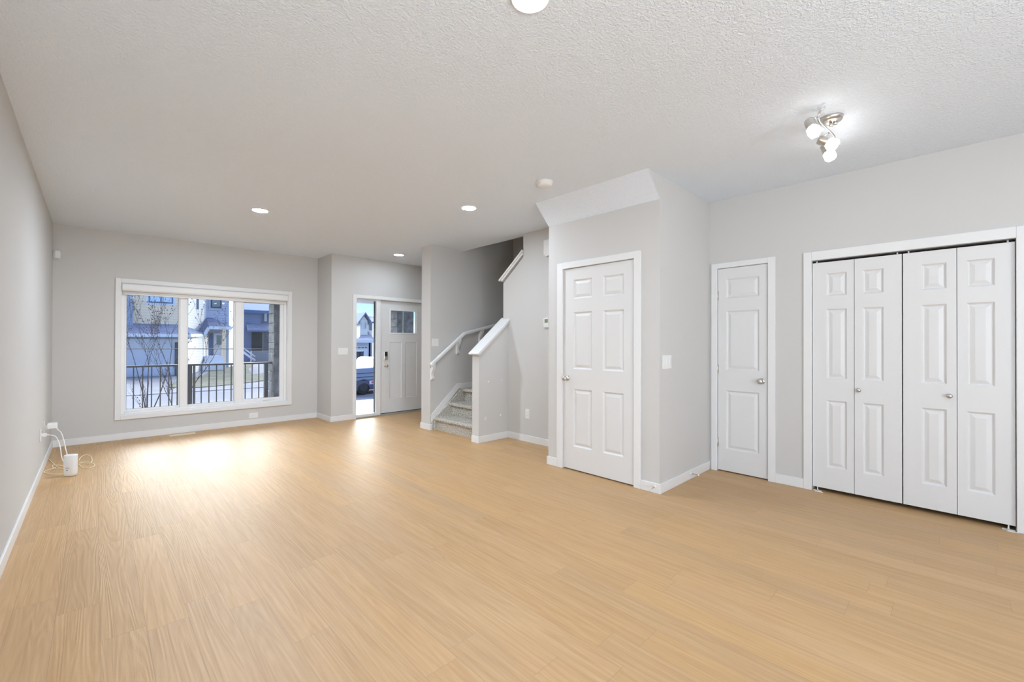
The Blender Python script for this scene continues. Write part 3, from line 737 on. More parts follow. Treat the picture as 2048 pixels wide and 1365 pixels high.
for x in (.9, 3.6):  # downlights added behind the camera to give more light
    for y in (-1.0, -3.2):
        q = downlight(x, y, 'added round recessed fill light behind the viewer, glinting in the window panes', 'lamp_disc_rear_fill')
        q['group'] = 'added recessed fill lights behind the viewer'
t = thing('smoke_detector', (2.885, 2.560, ZC), 'round white smoke detector on the ceiling near the bulkhead', 'smoke detector')
b = MB(); b.lathe([(.076, 0), (.076, -.010), (.068, -.014), (.064, -.034), (.054, -.042), (0, -.043)], (2.885, 2.560, ZC), (0, 0, 1), 36); b.build('housing', 'white_plastic', t)
b = MB(); b.lathe([(.010, 0), (.010, -.004)], (2.865, 2.540, ZC-.0405), (0, 0, 1), 16); b.build('test_button', 'white_plastic', t)

# track fixture with four cube-glass spots on a curved bar
def hexglass(c, axis, s=.034, L=.068):
    """faceted cube-like frosted shade"""
    b = MB(); ax = Vector(axis).normalized(); a = ax.orthogonal().normalized(); bb = ax.cross(a); vs = []
    rings = [(.62, 0), (1.0, .22), (1.0, .80), (.66, 1.0)]; n = 5
    for r, h in rings:
        for j in range(n):
            an = 2*math.pi*(j+.5)/n; vs.append(Vector(c)+ax*h*L+(a*math.cos(an)+bb*math.sin(an))*s*r)
    fs = [tuple(range(n))[::-1], tuple(range(3*n, 4*n))]
    for i in range(3):
        for j in range(n): fs.append((i*n+j, i*n+(j+1) % n, i*n+n+(j+1) % n, i*n+n+j))
    b.add(vs, fs); return b
FX, FY = 3.372, .553
tf = thing('ceiling_spotlight', (FX, FY, ZC), 'brushed nickel ceiling fixture with glowing faceted glass shades, right of the bulkhead', 'ceiling light')
b = MB(); b.lathe([(.064, 0), (.066, -.006), (.060, -.022), (.045, -.028), (0, -.029)], (FX, FY, ZC), (0, 0, 1), 36); b.build('canopy', 'brushed_nickel', tf)
b = MB(); b.lathe([(.009, 0), (.013, .006), (.013, .014), (.006, .022)], (FX+.02, FY-.02, ZC-.027), (0, 0, -1), 16); b.build('finial', 'shiny_nickel', tf)
b = MB(); b.tube([(FX, FY, ZC-.025), (FX, FY, ZC-.062)], .008, 10); b.build('stem', 'brushed_nickel', tf)
zb = ZC-.060
def fp(px, py, z): 
    return atz(px, py, z)
bar = [fp(1650, 214, ZC-.022), fp(1641, 222, ZC-.04), fp(1637, 234, zb), fp(1640, 244, zb), fp(1650, 254, zb), fp(1661, 264, zb), fp(1669, 274, zb-.01), fp(1667, 284, zb-.02)]
def smooth_path(pts, n=6):
    out = []
    P = [pts[0]]+list(pts)+[pts[-1]]
    for i in range(1, len(P)-2):
        for k in range(n):
            t = k/n; a, b_, c, d = P[i-1], P[i], P[i+1], P[i+2]
            out.append(.5*((2*b_)+(c-a)*t+(2*a-5*b_+4*c-d)*t*t+(3*b_-a-3*c+d)*t**3))
    out.append(pts[-1]); return out
b = MB(); b.tube(smooth_path(bar), .0055, 10); b.build('curved_bar', 'brushed_nickel', tf)
heads = [(fp(1619, 243, ZC-.075), fp(1627, 262, ZC-.145)), (fp(1640, 280, ZC-.095), fp(1660, 287, ZC-.130)), (fp(1650, 292, ZC-.06), fp(1659, 311, ZC-.130))]
for k, (p0, p1) in enumerate(heads):
    ax = (p1-p0).normalized()
    b = MB(); b.lathe([(.012, 0), (.026, .004), (.029, .012), (.029, .055), (.026, .060)], p0-ax*.012, ax, 28); hd = b.build('spot_head', 'brushed_nickel', tf)
    hexglass(p0+ax*.046, ax, .037, .066).build('glass_shade', 'lamp_glass', hd)
    q = min(bar, key=lambda v: (v-p0).length)
    b = MB(); b.tube([p0+ax*.01, (p0+q)/2+Vector((0, 0, .006)), q], .005, 8); b.build('swivel', 'shiny_nickel', hd)
tf2 = copy_tree(tf); tf2.location = (2.80, -1.75, ZC); tf2['label'] = 'matching ceiling fixture behind the viewer, seen only as glints in the window panes'

# ------------------------------------------------------------------ floor register
t = thing('floor_register', (.885, 7.503, 0), 'cream metal floor vent under the window, set in the oak floor', 'floor vent')
b = MB(); rectframe2 = [(.742, 1.030, 7.440, 7.452), (.742, 1.030, 7.556, 7.568), (.742, .756, 7.452, 7.556), (1.016, 1.030, 7.452, 7.556)]
for a in rectframe2: b.box(a[0], a[1], a[2], a[3], 0, .005)
b.build('frame', 'cream_plastic', t, bevel=.0015)
b = MB(); b.box(.756, 1.016, 7.452, 7.556, .0002, .0012); b.build('opening', 'slot', t)
b = MB()
for k in range(9): y = 7.457+k*.0115; b.box(.756, 1.016, y, y+.0065, .001, .0045)
b.build('slats', 'cream_plastic', t)

# ------------------------------------------------------------------ door stops
def doorstop(p, d, label):
    t = thing('door_stop', p, label, 'door stop', 'spring door stops on the baseboards')
    p = Vector(p); d = Vector(d)
    b = MB(); b.lathe([(.012, 0), (.012, .003), (.006, .006)], p, d, 16); b.build('mount', 'white_plastic', t)
    b = MB(); coil = []
    up = Vector((0, 0, 1)); s = d.cross(up)
    for i in range(110): a = i*.9; coil.append(p+d*(.006+.060*i/110)+(up*math.cos(a)+s*math.sin(a))*.0048)
    b.tube(coil, .0011, 5); b.build('spring', 'shiny_nickel', t)
    b = MB(); b.lathe([(.005, 0), (.0075, .002), (.0075, .012), (.005, .014)], p+d*.065, d, 14); b.build('tip', 'white_plastic', t)
doorstop((4.069, YC-BT, .052), (0, -1, 0), 'spring door stop on the baseboard near the narrow three-panel door')
doorstop((XD-BT, 1.800, .055), (-1, 0, 0), 'spring door stop on the baseboard right of the six-panel door')

# ------------------------------------------------------------------ router, adapter, cables
RXc, RYc = -.160, 5.915
t = thing('wifi_router', (RXc, RYc, 0), 'white upright router on the floor by the left wall', 'router')
def oval(cx, cy, w, d, z, rot, n=36, e=2.6):
    pts = []
    for j in range(n):
        a = 2*math.pi*j/n; c, s = math.cos(a), math.sin(a)
        x = w*math.copysign(abs(c)**(2/e), c); y = d*math.copysign(abs(s)**(2/e), s)
        pts.append((cx+x*math.cos(rot)-y*math.sin(rot), cy+x*math.sin(rot)+y*math.cos(rot), z))
    return pts
b = MB(); lv = [(.040, .026, .002), (.046, .032, .008), (.048, .034, .03), (.049, .035, .10), (.049, .035, .196), (.047, .033, .203), (.040, .027, .205)]
rot = -.45; n = 36; vs = []
for wd, dp, z in lv: vs += oval(RXc, RYc, wd, dp, z, rot, n)
fs = [tuple(range(n))[::-1], tuple(range((len(lv)-1)*n, len(lv)*n))]
b.smooth = True; b.add(vs, [])
for i in range(len(lv)-1):
    for j in range(n): b.f.append([i*n+j, i*n+(j+1) % n, i*n+n+(j+1) % n, i*n+n+j]); b.mi.append(0); b.sm.append(True)
b.smooth = False
for f in fs: b.f.append(list(f)); b.mi.append(0); b.sm.append(False)
b.build('case', 'white_plastic', t)
fd = Vector((math.sin(rot), -math.cos(rot), 0)); sd = Vector((math.cos(rot), math.sin(rot), 0))
b = MB(); c = Vector((RXc, RYc, .062))+fd*.0352
b.obox(c-sd*.010, sd, fd, (0, 0, 1), .006, .0008, .0038); b.build('logo', 'slot', t)
b = MB(); b.obox(c+sd*.015+fd*-.001, sd, fd, (0, 0, 1), .003, .0008, .003); b.build('indicator', 'cream_plastic', t)
b = MB()
for k in range(3): b.obox(c-sd*.006+Vector((0, 0, .014+.006*k)), sd, fd, (0, 0, 1), .014, .0006, .0008)
b.build('label_lines', 'slot', t)
# adapter
ta = thing('power_adapter', (XL+.06, 6.50, .40), 'boxy white power adapter plugged into the outlet on the left wall', 'power adapter')
b = MB(); b.box(XL+.007, XL+.028, 6.490, 6.535, .388, .425); b.build('plug', 'white_plastic', ta, bevel=.003)
b = MB(); b.box(XL+.026, XL+.098, 6.470, 6.545, .392, .448); b.build('body', 'white_plastic', ta, bevel=.005)
b = MB(); b.lathe([(.007, 0), (.006, .02), (.004, .03)], (XL+.09, 6.50, .395), (.5, 0, -1), 12); b.build('strain_relief', 'white_plastic', ta)
tp = thing('power_plug', (XL+.03, 6.117, .37), 'white plug in the outlet on the left wall nearest the router', 'plug')
b = MB(); b.box(XL+.007, XL+.045, 6.100, 6.135, .372, .402); b.build('body', 'white_plastic', tp, bevel=.004)
b = MB(); b.lathe([(.006, 0), (.005, .018)], (XL+.044, 6.117, .386), (1, 0, -.2), 12); b.build('strain_relief', 'white_plastic', tp)
back = Vector((RXc, RYc, 0))-fd*.046
def cable(name, pts, r, mat, label):
    b = MB(); b.tube(smooth_path([Vector(p) for p in pts], 8), r, 8)
    o = b.build(name, mat, origin='base'); tag(o, label, 'cable'); return o
cable('power_cable', [(XL+.100, 6.50, .372), (XL+.125, 6.47, .345), (XL+.150, 6.35, .28), (XL+.180, 6.16, .17), (back.x-.01, 6.02, .085), (back.x, back.y+.004, .05)], .0042, 'cable_white', 'white cable hanging from the boxy adapter down to the router')
cable('power_cable', [(XL+.062, 6.117, .382), (XL+.105, 6.105, .36), (XL+.135, 6.06, .27), (XL+.155, 6.00, .15), (back.x-.028, 5.958, .07), (back.x-.022, back.y+.002, .035)], .0042, 'cable_white', 'white cable curving from the plug nearest the router down behind it')
def fl(px, py, z=.004): return atz(px, py, z)
r = .0032
cable('network_cable', [fl(97, 918), fl(104, 925), fl(116, 935), fl(130, 938, .006)], r, 'cable_cream', 'cream cable running along the floor from the left baseboard to the router')
cable('network_cable', [fl(126, 937, .009), fl(108, 937, .008), (fl(106, 931, .010)), fl(118, 931, .011), fl(127, 933, .009)], r, 'cable_cream', 'cream cable bight on the floor tight against the left side of the router')
cable('network_cable', [fl(126, 949), fl(104, 949), fl(88, 946), fl(92, 942), fl(104, 938, .012), fl(112, 936, .014)], r, 'cable_cream', 'cream cable loop reaching towards the baseboard left of the router')
cable('network_cable', [fl(158, 921, .012), fl(163, 914, .02), fl(173, 910, .022), fl(182, 914, .016), fl(184, 922, .006), fl(180, 928, .004), fl(168, 927), fl(158, 927, .012)], r, 'cable_cream', 'cream cable loop standing up on the right side of the router')
cable('network_cable', [fl(158, 929), fl(165, 936), fl(176, 937), fl(186, 934), fl(189, 930), fl(182, 926, .010), fl(170, 925, .013), fl(159, 926, .012)], r, 'cable_cream', 'flat cream cable loop on the floor, lowest on the right side of the router')

# ------------------------------------------------------------------ porch outside
b = MB(); b.box(XL-.5, 6.4, YW+.14, 9.75, -.24, -.07); b.box(XJ+.12, 6.4, YE+.11, YW+.14, -.24, -.07)
struct(b.build('porch_deck', 'deck_plank'), 'pale plank porch deck outside the front door', 'deck')
b = MB(); b.box(XL-.5, 6.4, YW+.14, 9.8, 2.62, 2.80); b.box(XJ+.12, 6.4, YE+.11, YW+.14, 2.62, 2.80); b.box(XL-.5, 6.4, 9.55, 9.8, 2.22, 2.62)
struct(b.build('porch_soffit', 'soffit_panel'), 'porch ceiling with its front beam', 'porch roof')
b = MB(); b.box(XL-.5, XL-.12, YE, YW+.14, -.9, 3.2); b.box(XL-.5, XJ+.12, YW+.139, YW+.16, -.9, WZ0-.03); b.box(XL-.5, XJ+.12, YW+.139, YW+.16, WZ1+.03, 3.2)
b.box(XL-.5, WX0-.03, YW+.139, YW+.16, WZ0-.03, WZ1+.03); b.box(WX1+.03, XJ+.12, YW+.139, YW+.16, WZ0-.03, WZ1+.03)
struct(b.build('wall_outside', 'siding_dark'), 'outer siding of the house around the window', 'wall')
rl = thing('porch_railing', (1.0, 9.3, -.07), 'black metal porch railing with thin balusters outside the window', 'railing')
b = MB(); b.box(-.488, 2.479, 9.27, 9.33, .872, .905); b.build('top_rail', 'black_metal', rl, bevel=.004)
b = MB(); b.box(-.488, 2.479, 9.285, 9.315, -.01, .03); b.build('bottom_rail', 'black_metal', rl)
b = MB(); b.box(1.155, 1.222, 9.267, 9.333, -.07, .872); b.build('post', 'black_metal', rl)
b = MB(); b.box(2.350, 2.415, 9.267, 9.333, -.07, .872); b.build('post', 'black_metal', rl)
for k in range(-8, 17):
    x = .454+.1128*k
    if abs(x-1.19) < .045 or x > 2.33: 
        continue
    b = MB(); b.box(x-.008, x+.008, 9.292, 9.308, .03, .872); b.build('baluster', 'black_metal', rl)
for x in (1.262,):
    b = MB(); b.box(x-.008, x+.008, 9.292, 9.308, .03, .872); b.build('baluster', 'black_metal', rl)
p0, p1 = at(254, 698.2, 9.05), at(560, 698.6, 9.05); sl = (p1.z-p0.z)/(p1.x-p0.x)
b = MB(); b.tube([(-.60, 9.13, p0.z-sl*(p0.x+.60)), (-.60, 9.05, p0.z-sl*(p0.x+.60)), (2.72, 9.05, p0.z+sl*(2.72-p0.x)), (2.72, 9.13, p0.z+sl*(2.72-p0.x))], .0065, 8)
tag(b.build('dark_line', 'black_metal', origin='base'), 'thin dark line level across the porch outside the window', 'cable')  # dark tube running level across the panes
def pillar(x0, x1, y0, y1, label):
    t = thing('porch_pillar', ((x0+x1)/2, (y0+y1)/2, -.07), label, 'pillar')
    b = MB(); b.box(x0, x1, y0, y1, -.07, 2.62); b.build('shaft', 'stone', t, bevel=.006)
    b = MB()
    k = 0; z = -.05
    while z < 2.6:     # rough block faces standing proud of the joints
        b.box(x0-.012, x1+.012, y0+.012, y1+.012, z+.006, min(z+.184, 2.61)); z += .19
    b.build('stone_blocks', 'stone', t, bevel=.008)
    return t
pillar(-.86, -.50, 9.13, 9.50, 'grey stone-block porch pillar at the left end of the railing')
pillar(2.492, 2.86, 9.13, 9.50, 'grey stone-block porch pillar at the right end of the railing')
pillar(5.117, 5.535, 9.13, 9.50, 'broad stone porch pillar seen through the small pane of the front door')

# ------------------------------------------------------------------ ground outside
def zg(y):
    if y < 23.5: return -.9
    if y < 40: return -.9+.40*(y-23.5)/16.5
    return -.5
def ground_at(px, py):
    z = -.7
    for _ in range(30):
        p = atz(px, py, z); z = .5*z+.5*zg(p.y)
    return atz(px, py, z)
b = MB(); b.add([(-40, 9.75, -.901), (70, 9.75, -.901), (70, 23.5, -.901), (-40, 23.5, -.901)], [(0, 1, 2, 3)])
b.add([(-40, 9.75, -.901), (70, 9.75, -.901), (70, 9.75, -1.3), (-40, 9.75, -1.3)], [(0, 1, 2, 3)])
struct(b.build('street', 'asphalt'), 'pale asphalt street in front of the house', 'street')
b = MB(); b.add([(-40, 23.5, -.9), (70, 23.5, -.9), (70, 40, -.5), (-40, 40, -.5), (-40, 120, -.5), (70, 120, -.5)], [(0, 1, 2, 3), (3, 2, 5, 4)])
b.box(-40, 70, 23.3, 23.52, -.91, -.875)
struct(b.build('driveway', 'concrete'), 'pale concrete driveways and sidewalk across the street', 'driveway')
def lawn_patch(pxs, label, lift=.03):
    pts = [ground_at(*p) for p in pxs]
    ctr = sum(pts, Vector())/len(pts); b = MB(); n = len(pts)
    vs = [p+Vector((0, 0, lift)) for p in pts]+[p-Vector((0, 0, .01)) for p in pts]
    b.add(vs, [tuple(range(n))]+[(i, (i+1) % n, n+(i+1) % n, n+i) for i in range(n)])
    o = b.build('lawn', 'lawn', origin='base'); tag(o, label, 'grass', kind='stuff'); return o
lawn_patch([(335, 776), (352, 764), (385, 757), (408, 752), (433, 737), (452, 731), (560, 724), (620, 722), (640, 752), (540, 761), (467, 770), (400, 776)], 'dull green and brown grass of the lawn across the street')
lawn_patch([(690, 733), (690, 719), (780, 717), (800, 724), (800, 730)], 'dry grass bank behind the parked pickup truck')

# ------------------------------------------------------------------ houses across the street
def slab(b, pts, t=.12):
    """closed slab under a planar polygon (roof planes)"""
    n = len(pts); pts = [Vector(p) for p in pts]
    b.add(pts+[p-Vector((0, 0, t)) for p in pts], [tuple(range(n)), tuple(range(n, 2*n))[::-1]]+[(i, (i+1) % n, n+(i+1) % n, n+i) for i in range(n)])
def win(parent, x0, x1, z0, z1, y, pane='window_sky', fr='frame_blue', split=True, casing=None):
    if casing:
        b = MB(); b.box(x0-.12, x1+.12, y-.05, y, z0-.15, z1+.12); b.build('window_casing', casing, parent)
    b = MB(); w_ = .07; rectframe(b, x0, x1, z0, z1, x0+w_, x1-w_, z0+w_, z1-w_, y-.09, y-.03)
    if split: b.box((x0+x1)/2-.035, (x0+x1)/2+.035, y-.09, y-.03, z0+w_, z1-w_)
    f = b.build('window', fr, parent); b = MB(); b.box(x0+w_*.5, x1-w_*.5, y-.065, y-.055, z0+w_*.5, z1-w_*.5); b.build('pane', pane, f)
    return f
Y1 = 32.0
hA = thing('house', (6, 35, -.7), 'pale sided house with a double garage, behind the bare tree and left window pane', 'house')
xg = at(359, 700, Y1).x; xl = at(180, 700, Y1).x; zE = at(300, 668, Y1).z
Y2 = 34.2; zR = at(300, 648, Y2).z; x2 = at(265, 640, Y2).x; ZT = 6.4
W0 = Vector((at(361, 640, Y2).x, Y2, 0)); WD = Vector((.5, .866, 0)); WN = Vector((.866, -.5, 0))     # the side wall stands skewed to the street
def along(px, p0=W0, d_=WD):          # point of the skewed wall line seen at image column px
    d = ray(px, 682.5); k = d.x/d.y; t = (k*p0.y-p0.x)/(d_.x-k*d_.y); return p0+d_*t
def onwall(px, py, out=0.0):          # the same with its height
    p = along(px, W0+WN*out); d = ray(px, py); t = p.y/d.y; return Vector((p.x, p.y, CAMH+d.z*t))
W1 = along(412); YF = W1.y
def pr(b, pts, z0, z1): b.prism([(p.x, p.y) for p in pts], 'z', z0, z1)
b = MB(); b.box(xl, xg, Y1, Y2, -.9, zE); b.build('garage_front', 'board_batten', hA)
gx0, gx1 = at(190, 700, Y1).x, at(350, 700, Y1).x; gz1 = at(300, 686, Y1).z
b = MB(); rectframe(b, gx0-.2, gx1+.2, -.7, gz1+.22, gx0, gx1, -.7, gz1, Y1-.06, Y1); b.build('garage_trim', 'garage_panel', hA)
b = MB()
for k in range(4):
    z0 = -.65+(gz1+.65)*k/4; z1 = -.65+(gz1+.65)*(k+1)/4-.02
    for q in range(5):
        a = gx0+(gx1-gx0)*q/5; c = gx0+(gx1-gx0)*(q+1)/5; b.box(a+.05, c-.05, Y1-.05, Y1-.03, z0+.06, z1-.06)
b.box(gx0, gx1, Y1-.035, Y1, -.65, gz1); b.build('garage_door', 'garage_panel', hA)
b = MB(); cx0 = at(349.5, 700, Y1).x; b.box(cx0, xg+.05, Y1-.10, Y1+.02, -.9, at(352, 685, Y1).z); b.build('stone_pier', 'stone', hA)
S0 = along(361); S1 = along(406)
b = MB(); pr(b, [Vector((xg, Y1+.02, 0)), Vector((xg+.3, Y1+.02, 0)), S1+WN*.30, S1-WN*.2, S0-WN*.3], -.9, onwall(390, 671).z); b.build('garage_side_wall', 'siding_white', hA)
b = MB(); b.box(x2, W0.x-.02, Y2, Y2+.3, zE, ZT); b.build('upper_wall', 'siding_beige', hA)
b = MB(); pr(b, [W0, W1, W1-WN*.3, W0-WN*.3], zE-.6, ZT); b.build('upper_side_wall', 'siding_white', hA)
b = MB(); b.box(xl, x2, Y2-.5, Y2+.3, zE, ZT); b.build('upper_bay', 'siding_blue', hA)
pa, pb = at(297, 592, Y2), at(346, 608, Y2)
win(hA, pa.x, pb.x, pb.z, pb.z+1.15, Y2, casing='fascia')
e = .45; ze = at(300, 667, Y1-e).z
g1 = onwall(407, 668, .45)
b = MB(); slab(b, [(xl-1, Y1-e, ze), (xg+e, Y1-e, ze), (W0.x, Y2, zR), (xl-1, Y2, zR)], .1)
slab(b, [(xg+e, Y1-e, ze), (g1.x, g1.y, g1.z), (W0.x, Y2, zR)], .1)
q = onwall(397, 662, .02); slab(b, [(g1.x, g1.y, g1.z), (q.x, q.y, q.z), (W0.x, Y2, zR)], .1); b.build('garage_roof', 'shingle', hA)
b = MB(); b.box(xl-1, xg+e, Y1-e-.07, Y1-e+.02, ze-.20, ze-.02)
p0 = Vector((xg+e, Y1-e, ze-.1)); p1 = Vector(g1)-Vector((0, 0, .1)); dd = (p1-p0); L = dd.length; dd.normalize(); sd_ = Vector((dd.y, -dd.x, 0)).normalized()
b.obox((p0+p1)/2, dd, sd_, dd.cross(sd_), L/2, .04, .09); b.build('gutter', 'fascia', hA)
p0, p1 = along(392.5), along(396.0); b = MB(); pr(b, [p0+WN*.04, p1+WN*.04, p1-WN*.05, p0-WN*.05], onwall(394, 619).z, onwall(394, 592).z+.3); b.build('side_window', 'window_dark', hA)
b = MB(); pr(b, [Vector((xl-.4, Y2-.5, 0)), W0+Vector((.3, -.4, 0)), W1+WN*.3, Vector((xl-.4, W1.y+4, 0))], ZT, ZT+.9); b.build('main_roof', 'shingle', hA)
# entry block
xe1 = at(457.5, 700, YF).x
b = MB(); b.box(W1.x-.1, xe1, YF, YF+.3, -.6, ZT); b.build('entry_wall', 'siding_grey', hA)
E0 = Vector((xe1, YF, 0)); E1 = along(480, E0, WD)
b = MB(); pr(b, [E0, E1, E1-WN*.3, E0-WN*.3], -.6, ZT); b.build('entry_side_wall', 'siding_white', hA)
pa, pb = at(421.5, 597, YF), at(442.5, 617, YF); win(hA, pa.x, pb.x, pb.z, pb.z+1.35, YF, 'window_dark', 'black_metal', False, 'siding_grey')
YP = YF-1.7
r1 = at(413, 636, YF-.02); r2 = at(424.5, 636, YF-.02); B_ = onwall(397, 662, .02); C_ = onwall(408, 668, .5); D_ = at(418, 653, YP); eR = at(463, 654, YP); rr = at(466, 656, YF)
b = MB()
for tri in ((r1, B_, C_), (r1, C_, D_), (r1, D_, eR), (r1, eR, r2), (r2, eR, rr)): slab(b, tri, .07)
b.build('porch_roof', 'shingle', hA)
b = MB()
for p0, p1 in ((D_, eR), (C_, D_), (Vector(q), C_)):
    dd = (p1-p0); L = dd.length; dd.normalize(); sd_ = Vector((dd.y, -dd.x, 0)).normalized(); up_v = sd_.cross(dd)
    b.obox((p0+p1)/2-Vector((0, 0, .10)), dd, sd_, up_v, L/2, .03, .10)
b.build('porch_fascia', 'fascia', hA)
pa = at(445, 660, YP+.1); pb = at(451.5, 725, YP+.1)
b = MB(); b.box(pa.x, pb.x, YP+.05, YP+.35, -.5, D_.z-.1); b.build('porch_column', 'siding_beige', hA)
pa, pb = at(427, 667, YF), at(446, 711, YF)
b = MB(); b.box(pa.x, pb.x, YF-.08, YF, pb.z, pa.z); dr = b.build('front_door', 'garage_panel', hA)
q0, q1 = at(432.5, 671, YF), at(444, 690, YF); b = MB(); b.box(q0.x, q1.x, YF-.10, YF-.07, q1.z, q0.z); b.build('door_pane', 'window_dark', dr)
q0, q1 = at(418, 667, YF), at(425, 711, YF); b = MB(); b.box(q0.x, q1.x, YF-.06, YF, q1.z, q0.z); b.build('sidelight', 'frame_blue', hA)
zd = pb.z
b = MB(); x0, x1 = at(408, 711, YP).x, at(446, 711, YP).x
b.box(x0, x1, YP, YF, -.6, zd)
for k in range(3): b.box(x0-.1*k, x1, YP-.3*(k+1), YP-.3*k, -.6, zd-.18*(k+1))
b.build('entry_steps', 'fascia', hA)

YBh = 46.0
hB = thing('house', (14, 48, -.5), 'dark blue sided house in shade, seen through the right window pane', 'house')
def hx(px, y=YBh): return at(px, 700, y).x
def hz(px, py, y=YBh): return at(px, py, y).z
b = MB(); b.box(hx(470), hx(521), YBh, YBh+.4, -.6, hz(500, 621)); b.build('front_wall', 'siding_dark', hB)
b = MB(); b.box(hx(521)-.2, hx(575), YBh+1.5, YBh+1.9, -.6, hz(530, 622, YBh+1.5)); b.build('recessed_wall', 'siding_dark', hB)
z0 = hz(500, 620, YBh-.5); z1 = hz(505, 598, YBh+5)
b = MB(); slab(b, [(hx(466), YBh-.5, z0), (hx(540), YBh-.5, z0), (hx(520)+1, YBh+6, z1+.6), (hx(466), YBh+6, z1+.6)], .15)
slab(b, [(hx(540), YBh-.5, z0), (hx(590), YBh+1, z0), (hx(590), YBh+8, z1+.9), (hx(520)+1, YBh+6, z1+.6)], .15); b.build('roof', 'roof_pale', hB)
b = MB(); b.box(hx(466), hx(540), YBh-.56, YBh-.48, z0-.3, z0-.05); b.build('gutter', 'frame_blue', hB)
f = win(hB, hx(528, YBh+1.5), hx(533, YBh+1.5), hz(530, 643, YBh+1.5), hz(530, 627, YBh+1.5), YBh+1.5, 'window_sky', 'fascia', False)
zb = hz(510, 660, YBh-1.5)
b = MB(); slab(b, [(hx(486), YBh-1.8, zb), (hx(575), YBh-1.8, zb), (hx(575), YBh+1.5, zb+.9), (hx(492), YBh, zb+.7)], .15); b.build('porch_roof', 'shingle', hB)
b = MB(); b.box(hx(503), hx(525), YBh-.05, YBh+1.5, -.3, zb-.2); b.build('porch_recess_shade', 'dark_gasket_and_shade', hB)  # solid dark box; the shade of the recess is put into its colour
b = MB(); b.box(hx(526, YBh-1.5), hx(537, YBh-1.5), YBh-1.7, YBh-1.2, -.4, zb-.1); b.build('porch_column', 'stone', hB)
b = MB(); b.box(hx(502, YBh-2), hx(560, YBh-2), YBh-2.2, YBh-1.8, -.5, hz(515, 702, YBh-2)); b.build('porch_wall', 'concrete', hB)
b = MB(); p0 = at(486, 704, YBh-3); p1 = at(510, 722, YBh-3); b.tube([p0, p1], .09, 6); b.tube([p0+Vector((0, 0, .35)), p1+Vector((0, 0, .35))], .05, 6); b.build('stair_rail', 'garage_panel', hB)

# house in the sidelight
YCh = 48.0
hC = thing('house', (24, 50, -.3), 'pale gabled house with a garage, seen through the sidelight by the front door', 'house')
def cx(px, y=YCh): return at(px, 700, y).x
def cz(px, py, y=YCh): return at(px, py, y).z
b = MB(); b.box(cx(705), cx(760), YCh+2, YCh+2.3, -.5, cz(730, 643, YCh+2)); b.build('rear_wall', 'siding_white', hC)
gL, gR, ap = cx(720), cx(735.5), cx(732)
b = MB(); zc0, zc1, za = cz(728, 678), cz(728, 642), cz(732, 632)
b.prism([(gL, zc0-3.5), (cx(735), zc0-3.5), (cx(735), zc1), (cx(728), za), (gL, zc1)], 'y', YCh, YCh+2); b.build('gable_wall', 'siding_white', hC)
b = MB(); am = cx(728); 
slab(b, [(gL-.4, YCh-.4, zc1-.2), (am, YCh-.4, za+.4), (am, YCh+3, za+.4), (gL-.4, YCh+3, zc1-.2)], .2)
slab(b, [(cx(735)+.4, YCh-.4, zc1-.2), (am, YCh-.4, za+.4), (am, YCh+3, za+.4), (cx(735)+.4, YCh+3, zc1-.2)], .2); b.build('gable_roof', 'roof_pale', hC)
b = MB(); zr0, zr1 = cz(720, 643, YCh+1.8), cz(715, 624, YCh+6)
slab(b, [(cx(700), YCh+1.6, zr0), (cx(765), YCh+1.6, zr0), (cx(750, YCh+6), YCh+6, zr1-.6), (cx(703, YCh+6), YCh+6, zr1-.2)], .2); b.build('main_roof', 'shingle', hC)
for a, c in ((722.5, 727.5), (729.5, 732)):
    win(hC, cx(a), cx(c), cz(725, 658), cz(725, 645), YCh, 'window_sky', 'fascia', True)
for a, c in ((738.5, 743.5), (747.5, 751)):
    win(hC, cx(a, YCh+2), cx(c, YCh+2), cz(741, 661, YCh+2), cz(741, 646, YCh+2), YCh+2, 'window_sky', 'frame_blue', True)
YG = YCh-5
b = MB(); b.box(cx(700, YG), cx(741, YG), YG, YG+.4, -.6, cz(725, 680, YG)); b.box(cx(741, YG)-.2, cx(741, YG), YG, YCh, -.6, cz(725, 680, YG)); b.build('garage_wall', 'garage_panel', hC)
b = MB(); b.box(cx(741, YG), cx(770, YG), YG+3, YG+3.3, -.6, cz(745, 680, YG)); b.build('side_wall', 'siding_grey', hC)
b = MB(); zq = cz(725, 679, YG-.5); slab(b, [(cx(698, YG), YG-.5, zq), (cx(744, YG), YG-.5, zq), (cx(738), YCh+1.5, zc0+.1), (cx(705), YCh+1.5, zc0+.1)], .2)
slab(b, [(cx(737, YG), YG+2.6, zq), (cx(772, YG), YG+2.6, zq), (cx(752), YCh+2, cz(745, 663)), (cx(742), YCh+2, cz(745, 663))], .2); b.build('garage_roof', 'shingle', hC)
b = MB(); b.box(cx(698, YG), cx(745, YG), YG-.6, YG-.5, zq-.35, zq); b.build('gutter', 'fascia', hC)
b = MB(); b.box(cx(702, YG), cx(735, YG), YG-.06, YG, -.5, cz(725, 693, YG)); gd = b.build('garage_door', 'fascia', hC)
b = MB(); 
for k in range(4): a = 709+k*6.6; b.box(cx(a, YG), cx(a+5, YG), YG-.09, YG-.05, cz(725, 697, YG), cz(725, 694.3, YG))
b.build('garage_panes', 'window_dark', gd)
YN = 36.0
